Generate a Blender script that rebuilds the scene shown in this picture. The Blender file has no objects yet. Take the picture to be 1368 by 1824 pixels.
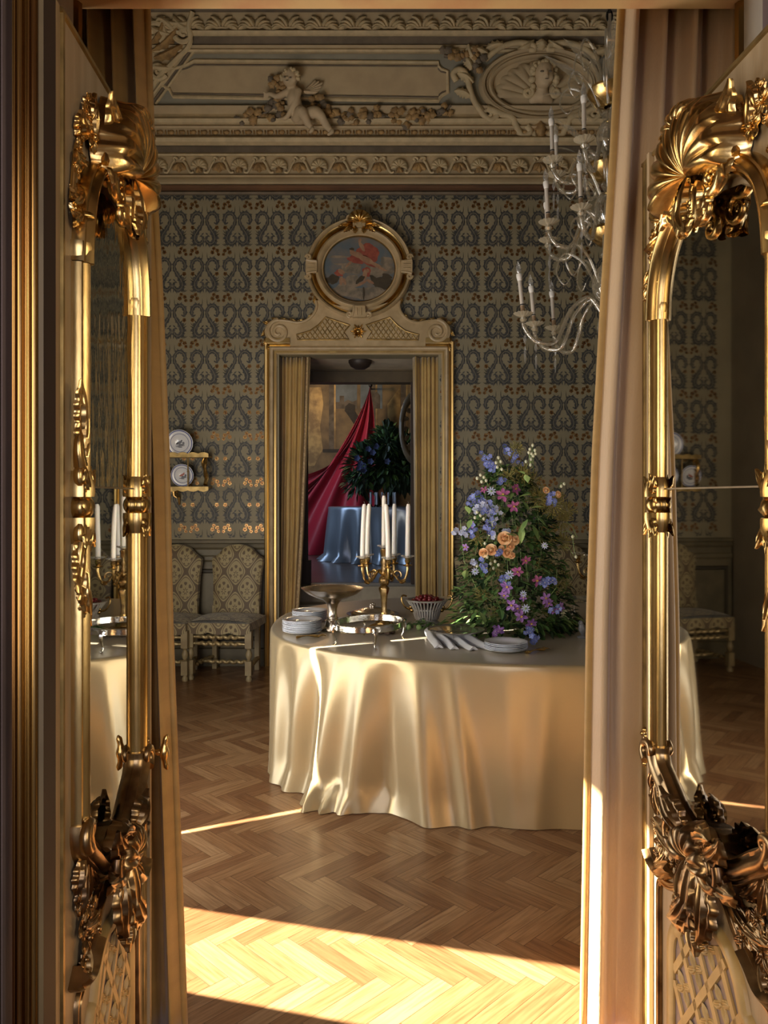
import bpy, bmesh, math, random
from math import sin, cos, pi, radians, sqrt, atan2, hypot
from mathutils import Vector, Matrix
random.seed(7)
S = bpy.context.scene
COL = S.collection

# ---------------------------------------------------------------- camera, world, sun, lights, exposure
F = 1370.0
cd = bpy.data.cameras.new('camera'); cam = bpy.data.objects.new('camera', cd); COL.objects.link(cam)
cd.sensor_fit = 'VERTICAL'; cd.sensor_height = 24.0; cd.lens = F/1824*24.0
cd.shift_y = -27.0/1824
cd.clip_start = 0.05
cam.location = (0, 0, 1.5); cam.rotation_euler = (pi/2, 0, 0)
S.camera = cam
S.view_settings.view_transform = 'Standard'; S.view_settings.look = 'None'
S.view_settings.gamma = 1.0; S.view_settings.use_curve_mapping = False
S.view_settings.exposure = 0.58
S.cycles.max_bounces = 10; S.cycles.transparent_max_bounces = 24
S.cycles.sample_clamp_indirect = 6.0
S.cycles.caustics_reflective = False; S.cycles.caustics_refractive = False

W = bpy.data.worlds.new('sky'); S.world = W; W.use_nodes = True
W.node_tree.nodes['Background'].inputs[0].default_value = (0.75, 0.85, 1.0, 1)
W.node_tree.nodes['Background'].inputs[1].default_value = 0.4

def lamp(name, kind, loc, direction, energy, color=(1, 1, 1), **kw):
    d = bpy.data.lights.new(name, kind); o = bpy.data.objects.new(name, d); COL.objects.link(o)
    o.location = loc; o.rotation_euler = Vector(direction).to_track_quat('-Z', 'Y').to_euler()
    d.energy = energy; d.color = color
    for k, v in kw.items(): setattr(d, k, v)
    return o
SUN_EL = radians(30)
SD = Vector((0.966*cos(SUN_EL), -0.262*cos(SUN_EL), -sin(SUN_EL)))
lamp('sun', 'SUN', (-8, 4, 6), SD, 36.0, (1.0, 0.85, 0.63), angle=0.009)
# glint of the sun thrown back by a pane outside, a spot cut thin by added mask boards
lamp('sun_glint', 'SPOT', (-8, 0.97, 4.0), Vector((-4, 2.40, 1.9))-Vector((-8, 0.97, 4.0)), 50000.0, (1.0, 0.92, 0.78), spot_size=radians(15), spot_blend=0.05, shadow_soft_size=0.012)
# daylight of the dining room windows (left wall)
lamp('window_light_front', 'AREA', (-2.36, 3.08, 1.3), (1, 0.05, 0.3), 30.0, (0.84, 0.90, 1.0), shape='RECTANGLE', size=0.9, size_y=2.6)
lamp('window_light_rear', 'AREA', (-2.36, 4.1, 1.7), (1, 0.1, 0.6), 20.0, (1.0, 0.9, 0.74), shape='RECTANGLE', size=0.9, size_y=2.6)
# fill lamps added before the solid front wall, which has no window
lamp('fill_wide', 'AREA', (-1.6, 2.12, 1.5), (0.3, 1, 0.55), 46.0, (1.0, 0.9, 0.74), shape='RECTANGLE', size=1.0, size_y=2.6)
lamp('fill_right', 'AREA', (2.1, 2.12, 1.4), (-0.25, 1, 0.5), 7.0, (1.0, 0.92, 0.82), shape='RECTANGLE', size=0.9, size_y=2.6)
# windows of the near room, behind the camera
lamp('near_window_left', 'AREA', (-2.0, -1.2, 1.8), (1, 0.75, -0.1), 38.0, (1.0, 0.83, 0.60), shape='RECTANGLE', size=0.9, size_y=2.2)
lamp('near_window_right', 'AREA', (2.4, -1.6, 1.9), (-1, 0.9, -0.1), 28.0, (1.0, 0.86, 0.66), shape='RECTANGLE', size=0.8, size_y=2.2)
lamp('near_window_back', 'AREA', (0.2, -2.5, 1.7), (0, 1, 0), 30.0, (0.84, 0.84, 1.0), shape='RECTANGLE', size=1.1, size_y=2.2)
# far room window
lamp('far_window', 'AREA', (-2.3, 9.7, 2.6), (1, 0.12, -0.25), 26.0, (0.62, 0.78, 1.0), shape='RECTANGLE', size=1.2, size_y=2.0)
lamp('far_fill', 'POINT', (-0.9, 10.9, 3.2), (0, 0, -1), 15.0, (1.0, 0.66, 0.34), shadow_soft_size=0.08)  # warm fill added to brighten the mural, no fixture there

# ---------------------------------------------------------------- helpers
def P(px, py, Y, off=0.0):
    return Vector(((px-684)/F*Y, Y-off, 1.5-(py-885)/F*Y))

class MB:
    def __init__(s): s.v = []; s.f = []; s.m = []
    def add(s, vs, fs, m=0):
        b = len(s.v); s.v.extend([tuple(q) for q in vs])
        for f in fs: s.f.append(tuple(b+i for i in f)); s.m.append(m)
        return s
    def box(s, x0, x1, y0, y1, z0, z1, m=0):
        v = [(x, y, z) for x in (x0, x1) for y in (y0, y1) for z in (z0, z1)]
        return s.add(v, [(0, 1, 3, 2), (4, 6, 7, 5), (0, 4, 5, 1), (2, 3, 7, 6), (0, 2, 6, 4), (1, 5, 7, 3)], m)
    def grid(s, fn, nu, nv, m=0, cu=False, cv=False):
        vs = [fn(i/nu, j/nv) for i in range(nu if cu else nu+1) for j in range(nv if cv else nv+1)]
        cols = nv if cv else nv+1; rows = nu if cu else nu+1; fs = []
        for i in range(nu):
            for j in range(nv):
                a, b = i, (i+1) % rows; c, d = j, (j+1) % cols
                fs.append((a*cols+c, b*cols+c, b*cols+d, a*cols+d))
        return s.add(vs, fs, m)
    def lathe(s, prof, c=(0, 0, 0), n=24, m=0, rib=0, amp=0.0, sx=1.0, sy=1.0, rot=0.0):
        vs = []; k = len(prof)
        for i in range(n):
            a = 2*pi*i/n+rot
            for r, z in prof:
                rr = r*(1+amp*cos(rib*a)) if rib else r
                vs.append((c[0]+rr*cos(a)*sx, c[1]+rr*sin(a)*sy, c[2]+z))
        fs = [(i*k+j, ((i+1) % n)*k+j, ((i+1) % n)*k+j+1, i*k+j+1) for i in range(n) for j in range(k-1)]
        return s.add(vs, fs, m)
    def tube(s, pts, rad, n=8, m=0, cap=True, flat=1.0, twist=0.0):
        pts = [Vector(p) for p in pts]; k = len(pts)
        if not hasattr(rad, '__len__'): rad = [rad]*k
        t0 = (pts[1]-pts[0]).normalized(); ref = Vector((0, 0, 1)) if abs(t0.z) < .9 else Vector((0, 1, 0))
        nrm = t0.cross(ref).normalized(); vs = []
        for i, p in enumerate(pts):
            t = (pts[min(i+1, k-1)]-pts[max(i-1, 0)])
            if t.length < 1e-9: t = t0
            t.normalize(); nrm = (nrm-t*nrm.dot(t))
            if nrm.length < 1e-6: nrm = t.orthogonal()
            nrm.normalize(); b = t.cross(nrm)
            for j in range(n):
                a = 2*pi*j/n+twist*i
                vs.append(p+(nrm*cos(a)+b*sin(a)*flat)*rad[i])
        fs = [(i*n+j, i*n+(j+1) % n, (i+1)*n+(j+1) % n, (i+1)*n+j) for i in range(k-1) for j in range(n)]
        if cap: fs += [tuple(range(n-1, -1, -1)), tuple((k-1)*n+j for j in range(n))]
        return s.add(vs, fs, m)
    def ball(s, c, r, nu=12, nv=8, m=0, sc=(1, 1, 1)):
        c = Vector(c)
        def fn(u, v):
            a = 2*pi*u; b = pi*v-pi/2
            return (c.x+r*sc[0]*cos(a)*cos(b), c.y+r*sc[1]*sin(a)*cos(b), c.z+r*sc[2]*sin(b))
        return s.grid(fn, nu, nv, m, cu=True)
    def prism(s, poly, fn, d0, d1, m=0):
        """outline poly (a,b) extruded between depths; fn(a,b,d)->xyz"""
        n = len(poly); vs = [fn(a, b, d0) for a, b in poly]+[fn(a, b, d1) for a, b in poly]
        return s.add(vs, [tuple(range(n)), tuple(range(2*n-1, n-1, -1))]+[(i, (i+1) % n, n+(i+1) % n, n+i) for i in range(n)], m)
    def sweep(s, path, prof, fn, m=0, closed=False):
        """path in a plane (a,b); prof [(offset in plane, height)]; fn(a,b,h)->xyz"""
        n = len(path); k = len(prof); vs = []
        for i, p in enumerate(path):
            p = Vector(p)
            if closed: q0 = Vector(path[i-1]); q1 = Vector(path[(i+1) % n])
            else: q0 = Vector(path[max(i-1, 0)]); q1 = Vector(path[min(i+1, n-1)])
            d0 = (p-q0); d1 = (q1-p)
            if d0.length < 1e-9: d0 = d1.copy()
            if d1.length < 1e-9: d1 = d0.copy()
            d0.normalize(); d1.normalize()
            n0 = Vector((-d0.y, d0.x)); n1 = Vector((-d1.y, d1.x)); nn = n0+n1
            if nn.length < 1e-4: nn = n0
            nn.normalize(); sc = 1/max(.5, nn.dot(n0))
            for o, h in prof:
                q = p+nn*o*sc; vs.append(fn(q.x, q.y, h))
        L = n if closed else n-1
        fs = [(i*k+j, ((i+1) % n)*k+j, ((i+1) % n)*k+j+1, i*k+j+1) for i in range(L) for j in range(k-1)]
        if not closed: fs += [tuple(range(k)), tuple((n-1)*k+j for j in range(k-1, -1, -1))]
        return s.add(vs, fs, m)
    def build(s, name, mats, parent=None, smooth=38, recalc=False, mods=None):
        me = bpy.data.meshes.new(name); me.from_pydata(s.v, [], s.f)
        for mm in (mats if isinstance(mats, (list, tuple)) else [mats]): me.materials.append(mm)
        if len(me.polygons): me.polygons.foreach_set('material_index', s.m)
        if smooth:
            me.polygons.foreach_set('use_smooth', [True]*len(me.polygons))
            me.set_sharp_from_angle(angle=radians(smooth))
        if recalc:
            bm = bmesh.new(); bm.from_mesh(me); bmesh.ops.recalc_face_normals(bm, faces=bm.faces); bm.to_mesh(me); bm.free()
        me.update()
        o = bpy.data.objects.new(name, me); COL.objects.link(o)
        if parent: o.parent = parent
        return o

def empty(name, loc=(0, 0, 0), rz=0.0, parent=None):
    o = bpy.data.objects.new(name, None); COL.objects.link(o); o.location = loc; o.rotation_euler = (0, 0, rz)
    o.empty_display_size = .05
    if parent: o.parent = parent
    return o
def tag(o, label, cat, group=None, kind=None):
    o['label'] = label; o['category'] = cat
    if group: o['group'] = group
    if kind: o['kind'] = kind
    return o
def struct(o): o['kind'] = 'structure'; return o
def kids(o): return [c for c in bpy.data.objects if c.parent == o]
def dup(o, label=None, loc=None, rz=None, parent=None):
    c = o.copy(); COL.objects.link(c)
    if parent is not None: c.parent = parent
    for ch in kids(o): dup(ch, parent=c)
    if label: c['label'] = label
    if loc is not None: c.location = loc
    if rz is not None: c.rotation_euler = (0, 0, rz)
    return c
def catmull(pts, n=6, closed=False):
    out = []; k = len(pts); V = [Vector(p) for p in pts]
    for i in range(k if closed else k-1):
        g = (lambda j: V[j % k]) if closed else (lambda j: V[max(0, min(k-1, j))])
        a, b, c, d = g(i-1), g(i), g(i+1), g(i+2)
        for q in range(n):
            t = q/n
            out.append(0.5*((2*b)+(c-a)*t+(2*a-5*b+4*c-d)*t*t+(3*b-a-3*c+d)*t**3))
    if not closed: out.append(V[-1])
    return out
def lerp(a, b, t): return a+(b-a)*t
def interp(tab, x):
    for (a, va), (b, vb) in zip(tab, tab[1:]):
        if x <= b: return va+(vb-va)*max(0, min(1, (x-a)/(b-a)))
    return tab[-1][1]
def spiral(c, r0, r1, a0, turns, n=40):
    return [(c[0]+lerp(r0, r1, i/n)*cos(a0+turns*2*pi*i/n), c[1]+lerp(r0, r1, i/n)*sin(a0+turns*2*pi*i/n)) for i in range(n+1)]

# ---------------------------------------------------------------- materials
def mat(name, color, rough=.5, metal=0.0, var=0.0, vscale=8.0, color2=None, bump=0.0, bscale=40.0, stretch=None, spec=.5, sheen=0.0, coat=0.0, aniso=0.0, detail=4, trans=0.0, sss=0.0):
    m = bpy.data.materials.new(name); m.use_nodes = True; nt = m.node_tree; b = nt.nodes['Principled BSDF']
    b.inputs['Base Color'].default_value = (*color, 1); b.inputs['Roughness'].default_value = rough; b.inputs['Metallic'].default_value = metal
    b.inputs['Specular IOR Level'].default_value = spec
    if sheen: b.inputs['Sheen Weight'].default_value = sheen
    if coat: b.inputs['Coat Weight'].default_value = coat
    if aniso: b.inputs['Anisotropic'].default_value = aniso
    if trans: b.inputs['Transmission Weight'].default_value = trans
    if sss: b.inputs['Subsurface Weight'].default_value = sss; b.inputs['Subsurface Radius'].default_value = (.03, .02, .01)
    if var or bump or color2:
        tc = nt.nodes.new('ShaderNodeTexCoord'); mp = nt.nodes.new('ShaderNodeMapping')
        nt.links.new(tc.outputs['Object'], mp.inputs[0])
        if stretch: mp.inputs['Scale'].default_value = stretch
    if var or color2:
        nz = nt.nodes.new('ShaderNodeTexNoise'); nz.inputs['Scale'].default_value = vscale; nz.inputs['Detail'].default_value = detail
        nt.links.new(mp.outputs[0], nz.inputs['Vector'])
        rp = nt.nodes.new('ShaderNodeValToRGB'); c2 = color2 or tuple(c*(1-var) for c in color)
        rp.color_ramp.elements[0].position = .38; rp.color_ramp.elements[1].position = .62
        rp.color_ramp.elements[0].color = (*c2, 1); rp.color_ramp.elements[1].color = (*color, 1)
        nt.links.new(nz.outputs[0], rp.inputs[0]); nt.links.new(rp.outputs[0], b.inputs['Base Color'])
    if bump:
        n2 = nt.nodes.new('ShaderNodeTexNoise'); n2.inputs['Scale'].default_value = bscale; n2.inputs['Detail'].default_value = 3
        nt.links.new(mp.outputs[0], n2.inputs['Vector'])
        bp = nt.nodes.new('ShaderNodeBump'); bp.inputs['Strength'].default_value = bump; bp.inputs['Distance'].default_value = .01
        nt.links.new(n2.outputs[0], bp.inputs['Height']); nt.links.new(bp.outputs[0], b.inputs['Normal'])
    return m
def glass_mat(name, tint=(1, 1, 1), refl=.9, base=.10, rough=.03, body=0.0, bcol=(.7, .64, .5)):
    m = bpy.data.materials.new(name); m.use_nodes = True; nt = m.node_tree; nt.nodes.clear()
    out = nt.nodes.new('ShaderNodeOutputMaterial'); mx = nt.nodes.new('ShaderNodeMixShader'); tr = nt.nodes.new('ShaderNodeBsdfTransparent')
    gl = nt.nodes.new('ShaderNodeBsdfGlossy'); lw = nt.nodes.new('ShaderNodeLayerWeight'); mr = nt.nodes.new('ShaderNodeMapRange')
    tr.inputs[0].default_value = (*tint, 1); gl.inputs['Roughness'].default_value = rough; gl.inputs[0].default_value = (1, 1, 1, 1)
    lw.inputs[0].default_value = .35; mr.inputs['To Min'].default_value = base; mr.inputs['To Max'].default_value = refl
    nt.links.new(lw.outputs['Facing'], mr.inputs['Value']); nt.links.new(mr.outputs[0], mx.inputs[0])
    nt.links.new(tr.outputs[0], mx.inputs[1]); nt.links.new(gl.outputs[0], mx.inputs[2])
    df = nt.nodes.new('ShaderNodeBsdfDiffuse'); df.inputs[0].default_value = (*bcol, 1); m2 = nt.nodes.new('ShaderNodeMixShader'); m2.inputs[0].default_value = body
    nt.links.new(mx.outputs[0], m2.inputs[1]); nt.links.new(df.outputs[0], m2.inputs[2]); nt.links.new(m2.outputs[0], out.inputs[0])
    return m
M = {}
M['gold'] = mat('gilding', (.76, .54, .22), .26, 1.0, color2=(.48, .31, .11), vscale=14, bump=.05, bscale=40, detail=6, stretch=(1, 1, .3))
M['gold_old'] = mat('worn_gilding', (.36, .23, .085), .25, 1.0, color2=(.15, .05, .022), vscale=9, bump=.06, bscale=40, stretch=(1, 1, .08), detail=6)
M['gold_carve'] = mat('carved_gilding', (.88, .61, .25), .24, 1.0, color2=(.55, .32, .10), vscale=12, bump=.04, bscale=70)
M['gold_dark'] = mat('dark_gilding', (.46, .31, .15), .30, 1.0, color2=(.17, .10, .05), vscale=10, bump=.04, bscale=60)  # darker tone of the gilding, used on the lower carvings
M['frame_gold'] = mat('frame_gilding', (.66, .47, .18), .34, .9, color2=(.46, .30, .11), vscale=10, stretch=(1, 1, .1))
M['gold_dull'] = mat('dull_gilding', (.52, .36, .14), .42, .8, var=.45, vscale=14)
M['door_paint'] = mat('door_paint', (.56, .41, .24), .42, 0, color2=(.47, .33, .18), vscale=5, stretch=(6, 6, .5), bump=.1, bscale=30)
M['ochre_paint'] = mat('ochre_paint', (.70, .46, .17), .45, 0, var=.25, vscale=10)
M['dark_gap'] = mat('dark_wood_edge', (.05, .03, .02), .6)
M['jamb_olive'] = mat('olive_jamb_paint', (.12, .085, .04), .5, var=.3, vscale=6)
M['stone_mauve'] = mat('mauve_marble', (.30, .22, .20), .35, var=.35, vscale=7, stretch=(1, 1, .3))
M['stone_orange'] = mat('orange_marble', (.95, .66, .30), .3, color2=(.86, .47, .22), vscale=6, detail=8)
M['stone_cream'] = mat('cream_stone', (.70, .60, .45), .5, var=.2, vscale=5)
M['plaster'] = mat('room_plaster', (.36, .32, .25), .8, var=.15, vscale=3)
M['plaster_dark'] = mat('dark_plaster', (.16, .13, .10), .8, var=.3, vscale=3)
M['near_wall'] = mat('near_room_wall', (.22, .15, .09), .7)
M['cove'] = mat('cove_paint', (0.510, 0.405, 0.247), .75, color2=(0.450, 0.352, 0.217), vscale=6, detail=6)
M['cove_light'] = mat('cove_highlight_paint', (0.615, 0.495, 0.300), .7, var=.18, vscale=14)
M['cove_dark'] = mat('cove_umber_paint', (0.195, 0.156, 0.111), .75, var=.25, vscale=9)
M['cove_grey'] = mat('cove_grey_paint', (0.300, 0.285, 0.225), .75, var=.15, vscale=5)
M['cove_gold'] = mat('cove_ochre_paint', (0.446, 0.284, 0.115), .65, color2=(0.270, 0.169, 0.074), vscale=20)
M['cove_red'] = mat('cove_red_rail', (0.192, 0.096, 0.048), .5, color2=(0.108, 0.060, 0.036), vscale=6, stretch=(.3, 1, 1))
M['wallpaper'] = mat('wallpaper_ground', (0.287, 0.250, 0.159), .6, color2=(0.250, 0.217, 0.137), vscale=3, bump=.12, bscale=220)
M['paper_slate'] = mat('wallpaper_slate_scroll', (.040, .041, .041), .55, color2=(.085, .083, .076), vscale=26, stretch=(2.2, 1, 1))
M['paper_dark'] = mat('wallpaper_stem', (.030, .030, .024), .6)
M['paper_gold'] = mat('wallpaper_gilt_flower', (.42, .25, .09), .33, .75, color2=(.20, .08, .03), vscale=60)
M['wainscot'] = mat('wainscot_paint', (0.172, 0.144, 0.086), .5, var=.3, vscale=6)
M['wainscot_dark'] = mat('wainscot_moulding_paint', (.05, .04, .026), .6)  # dark olive of the panel mouldings
M['curtain'] = mat('curtain_silk', (.66, .46, .26), .55, 0, var=.12, vscale=5, sheen=.3, bump=.15, bscale=260, stretch=(1, 1, .25))
M['curtain_gold'] = mat('curtain_gold_lining', (.52, .31, .09), .6, 0, var=.12, vscale=5, sheen=.2, bump=.2, bscale=240, stretch=(1, 1, 4))
M['drape_gold'] = mat('gold_drape', (.56, .38, .13), .55, 0, var=.2, vscale=4, sheen=.3)
M['braid'] = mat('braid_trim', (.50, .36, .18), .6, color2=(.28, .18, .08), vscale=60)
M['satin'] = mat('champagne_satin', (.43, .335, .185), .30, .40, var=.06, vscale=3, sheen=.1, aniso=.3, bump=.05, bscale=18)
M['satin_blue'] = mat('blue_satin', (.25, .295, .36), .28, .5)
M['red_silk'] = mat('crimson_silk', (.40, .008, .035), .45, 0, sheen=.3)
M['porcelain'] = mat('porcelain', (.80, .82, .86), .18, coat=.5)
M['linen'] = mat('white_linen', (.78, .77, .76), .8, bump=.15, bscale=300)
M['silver'] = mat('silver', (.80, .76, .70), .22, 1.0, color2=(.62, .54, .46), vscale=10)
M['silver_bright'] = mat('bright_silver', (.88, .86, .80), .14, 1.0, var=.15, vscale=12, bump=.1, bscale=60)
M['bronze'] = mat('gilt_bronze', (.66, .47, .20), .27, 1.0, color2=(.36, .22, .08), vscale=30)
M['wax'] = mat('candle_wax', (.87, .82, .72), .45, sss=.25)
M['wax_blue'] = mat('blue_candle_wax', (.40, .47, .56), .5)
M['wick'] = mat('wick', (.12, .10, .08), .9)
M['crystal'] = glass_mat('crystal', (.98, .98, .97), .95, .16, .03, .12, (.8, .8, .78))
M['glass'] = glass_mat('chandelier_glass', (.93, .90, .84), .9, .17, .05, .16, (.62, .56, .42))
M['pan_glass'] = glass_mat('milky_pan_glass', (.92, .88, .78), .9, .17, .08, .45, (.62, .54, .38))
M['glass_plate'] = glass_mat('glass_plate', (.9, .9, .88), .95, .14, .02)
M['mirror_left'] = mat('old_mirror', (.62, .60, .53), .015, 1.0)
M['mirror_right'] = mat('foxed_mirror', (.56, .53, .47), .025, 1.0, color2=(.50, .47, .415), vscale=3)
M['cherry'] = mat('cherry_skin', (.19, .008, .014), .12, coat=.6)
M['basket'] = mat('glazed_basket', (.50, .47, .42), .3, color2=(.36, .31, .26), vscale=20)
M['leaf'] = mat('leaf_green', (0.123, 0.232, 0.065), .5, color2=(0.065, 0.138, 0.046), vscale=7)
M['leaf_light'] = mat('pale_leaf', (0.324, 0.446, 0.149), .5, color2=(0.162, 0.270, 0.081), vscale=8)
M['leaf_dark'] = mat('dark_leaf', (0.027, 0.057, 0.024), .5, color2=(0.014, 0.027, 0.014), vscale=8)
M['haze'] = mat('olive_haze', (.33, .28, .07), .7, color2=(.20, .18, .05), vscale=8)
M['rose'] = mat('peach_rose', (0.950, 0.726, 0.440), .5, color2=(0.950, 0.572, 0.297), vscale=40, sss=.1)
M['clematis'] = mat('pink_clematis', (.48, .14, .30), .5, color2=(.34, .08, .26), vscale=40)
M['clematis_violet'] = mat('violet_clematis', (.36, .18, .48), .5, color2=(.24, .10, .36), vscale=40)
M['delph'] = mat('blue_delphinium', (.24, .31, .70), .5, color2=(.17, .20, .52), vscale=40)
M['pale_blue'] = mat('pale_blue_petal', (.55, .60, .80), .5)
M['bud'] = mat('cream_bud', (.72, .72, .50), .5)
M['yellow'] = mat('stamen_yellow', (.75, .55, .15), .5)
M['chair_paint'] = mat('chair_paint', (.36, .285, .155), .45, color2=(.28, .21, .11), vscale=12)
M['chair_gilt'] = mat('chair_gilt_turning', (.52, .40, .20), .38, .5, var=.3, vscale=30)
M['black_fringe'] = mat('dark_wood', (.03, .02, .016), .5)
M['terracotta'] = mat('terracotta', (.50, .18, .07), .6)
M['sky_blue'] = mat('painted_sky', (.10, .13, .15), .7, color2=(.19, .155, .125), vscale=7, detail=6)
M['flesh'] = mat('painted_flesh', (.36, .22, .13), .7, color2=(.26, .14, .08), vscale=14)
M['paint_red'] = mat('painted_red_drape', (.33, .085, .05), .7, color2=(.22, .045, .03), vscale=18)
M['paint_cloud'] = mat('painted_cloud', (.27, .215, .15), .7, color2=(.14, .12, .09), vscale=16)
M['paint_dark'] = mat('painted_umber', (.06, .045, .025), .7, var=.3, vscale=12)
M['mural'] = mat('mural_ground', (.30, .19, .07), .6, color2=(.16, .10, .04), vscale=4, detail=8)
M['mural_gold'] = mat('mural_gold', (.52, .34, .12), .5, .3, color2=(.26, .16, .06), vscale=8, detail=8)
M['mural_sky'] = mat('mural_sky', (.22, .24, .22), .7, color2=(.15, .16, .14), vscale=5)
M['mural_stone'] = mat('mural_stone', (.20, .15, .09), .7, color2=(.11, .08, .045), vscale=9)
M['bulb_white'] = mat('bulb_socket_white', (.85, .82, .76), .4)
M['candle_tube'] = mat('candle_tube', (.62, .56, .48), .5)
M['brass_tube'] = mat('brass_sleeve', (.46, .32, .2), .4, .6)
M['black'] = mat('black_iron', (.015, .014, .013), .5, .3)
M['blue_rim'] = mat('cobalt_glaze', (.12, .14, .34), .2)
M['motif_dark'] = mat('plate_motif_dark', (.07, .07, .09), .3)
M['motif_red'] = mat('plate_motif_red', (.38, .10, .07), .3)
M['fig'] = mat('dried_fig', (.10, .06, .04), .7)
M['grey_feather'] = mat('grey_porcelain', (.20, .205, .23), .3)
M['step_stone'] = mat('step_stone', (0.429, 0.377, 0.286), .5, var=.2, vscale=6)

def mirror_waves(m, scale, strength):
    nt = m.node_tree; b = nt.nodes['Principled BSDF']; tc = nt.nodes.new('ShaderNodeTexCoord'); mp = nt.nodes.new('ShaderNodeMapping')
    mp.inputs['Scale'].default_value = scale; nz = nt.nodes.new('ShaderNodeTexNoise'); nz.inputs['Scale'].default_value = 1.0; nz.inputs['Detail'].default_value = 2
    bp = nt.nodes.new('ShaderNodeBump'); bp.inputs['Strength'].default_value = strength; bp.inputs['Distance'].default_value = .01
    nt.links.new(tc.outputs['Object'], mp.inputs[0]); nt.links.new(mp.outputs[0], nz.inputs['Vector']); nt.links.new(nz.outputs[0], bp.inputs['Height']); nt.links.new(bp.outputs[0], b.inputs['Normal'])
M['mirror_wavy'] = mat('wavy_old_mirror', (.50, .48, .40), .02, 1.0); mirror_waves(M['mirror_wavy'], (40, 40, 9), .12)
mirror_waves(M['mirror_left'], (8, 8, 3), .012)

def wood_mat():
    m = bpy.data.materials.new('parquet_oak'); m.use_nodes = True; nt = m.node_tree; b = nt.nodes['Principled BSDF']; N = nt.nodes.new; L = nt.links.new
    g = N('ShaderNodeNewGeometry'); rp = N('ShaderNodeValToRGB'); el = rp.color_ramp.elements
    el[0].color = (.22, .105, .048, 1); el[1].color = (.40, .24, .122, 1)
    e = el.new(.5); e.color = (.31, .165, .076, 1)
    L(g.outputs['Random Per Island'], rp.inputs[0])
    at = N('ShaderNodeAttribute'); at.attribute_name = 'grain'
    mp = N('ShaderNodeMapping'); mp.inputs['Scale'].default_value = (6, 90, 1); L(at.outputs['Vector'], mp.inputs[0])
    nz = N('ShaderNodeTexNoise'); nz.inputs['Scale'].default_value = 1; nz.inputs['Detail'].default_value = 5; L(mp.outputs[0], nz.inputs['Vector'])
    r2 = N('ShaderNodeValToRGB'); r2.color_ramp.elements[0].position = .3; r2.color_ramp.elements[0].color = (.62, .56, .5, 1); r2.color_ramp.elements[1].position = .6
    L(nz.outputs[0], r2.inputs[0]); mx = N('ShaderNodeMix'); mx.data_type = 'RGBA'; mx.blend_type = 'MULTIPLY'; mx.inputs[0].default_value = 1
    L(rp.outputs[0], mx.inputs[6]); L(r2.outputs[0], mx.inputs[7]); L(mx.outputs[2], b.inputs['Base Color'])
    n3 = N('ShaderNodeTexNoise'); n3.inputs['Scale'].default_value = 5; n3.inputs['Detail'].default_value = 5
    mr = N('ShaderNodeMapRange'); mr.inputs['To Min'].default_value = .22; mr.inputs['To Max'].default_value = .42; L(n3.outputs[0], mr.inputs['Value']); L(mr.outputs[0], b.inputs['Roughness'])
    b.inputs['Specular IOR Level'].default_value = .45
    return m
M['parquet'] = wood_mat()
def damask_mat():
    m = bpy.data.materials.new('damask'); m.use_nodes = True; nt = m.node_tree; b = nt.nodes['Principled BSDF']; N = nt.nodes.new; L = nt.links.new
    at = N('ShaderNodeAttribute'); at.attribute_name = 'grain'; sx = N('ShaderNodeSeparateXYZ'); L(at.outputs['Vector'], sx.inputs[0])
    def math_(op, a, c=None, c2=None):
        n = N('ShaderNodeMath'); n.operation = op
        for i, q in enumerate((a, c, c2)):
            if q is None: continue
            if isinstance(q, (int, float)): n.inputs[i].default_value = q
            else: L(q, n.inputs[i])
        return n.outputs[0]
    u = math_('MULTIPLY', sx.outputs[0], 2*pi/.21); v = math_('MULTIPLY', sx.outputs[1], 2*pi/.29)
    cu = math_('COSINE', u); cv = math_('COSINE', v); ogee = math_('ADD', cu, cv)          # zero set: diagonal lattice
    band = math_('LESS_THAN', math_('ABSOLUTE', ogee), .20)
    inner = math_('LESS_THAN', math_('ABSOLUTE', math_('SUBTRACT', math_('ABSOLUTE', ogee), .52)), .08)
    pos = math_('GREATER_THAN', ogee, 0); sh = math_('MULTIPLY', math_('SUBTRACT', 1, pos), pi)
    lx = math_('WRAP', math_('ADD', u, sh), pi, -pi); ly = math_('ADD', math_('WRAP', math_('ADD', v, sh), pi, -pi), .55)
    th = math_('ARCTAN2', lx, ly); rr = math_('SQRT', math_('ADD', math_('MULTIPLY', lx, lx), math_('MULTIPLY', ly, ly)))
    fan = math_('GREATER_THAN', math_('ADD', math_('COSINE', math_('MULTIPLY', th, 7)), math_('MULTIPLY', math_('SINE', math_('MULTIPLY', rr, 5.2)), .8)), .5)
    fl = math_('MULTIPLY', math_('MULTIPLY', fan, math_('GREATER_THAN', math_('ABSOLUTE', ogee), .66)), math_('LESS_THAN', math_('ABSOLUTE', math_('SUBTRACT', rr, 1.0)), .75))
    tot = math_('MINIMUM', math_('ADD', math_('ADD', band, inner), fl), 1)
    mx = N('ShaderNodeMix'); mx.data_type = 'RGBA'; mx.inputs[6].default_value = (.38, .31, .16, 1); mx.inputs[7].default_value = (.14, .098, .055, 1)
    L(tot, mx.inputs[0]); L(mx.outputs[2], b.inputs['Base Color']); b.inputs['Roughness'].default_value = .6; b.inputs['Sheen Weight'].default_value = .3
    return m
M['damask'] = damask_mat()
def set_grain(o, fn):
    me = o.data; a = me.attributes.new('grain', 'FLOAT_VECTOR', 'POINT')
    for i, v in enumerate(me.vertices): a.data[i].vector = fn(v.co)
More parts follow.
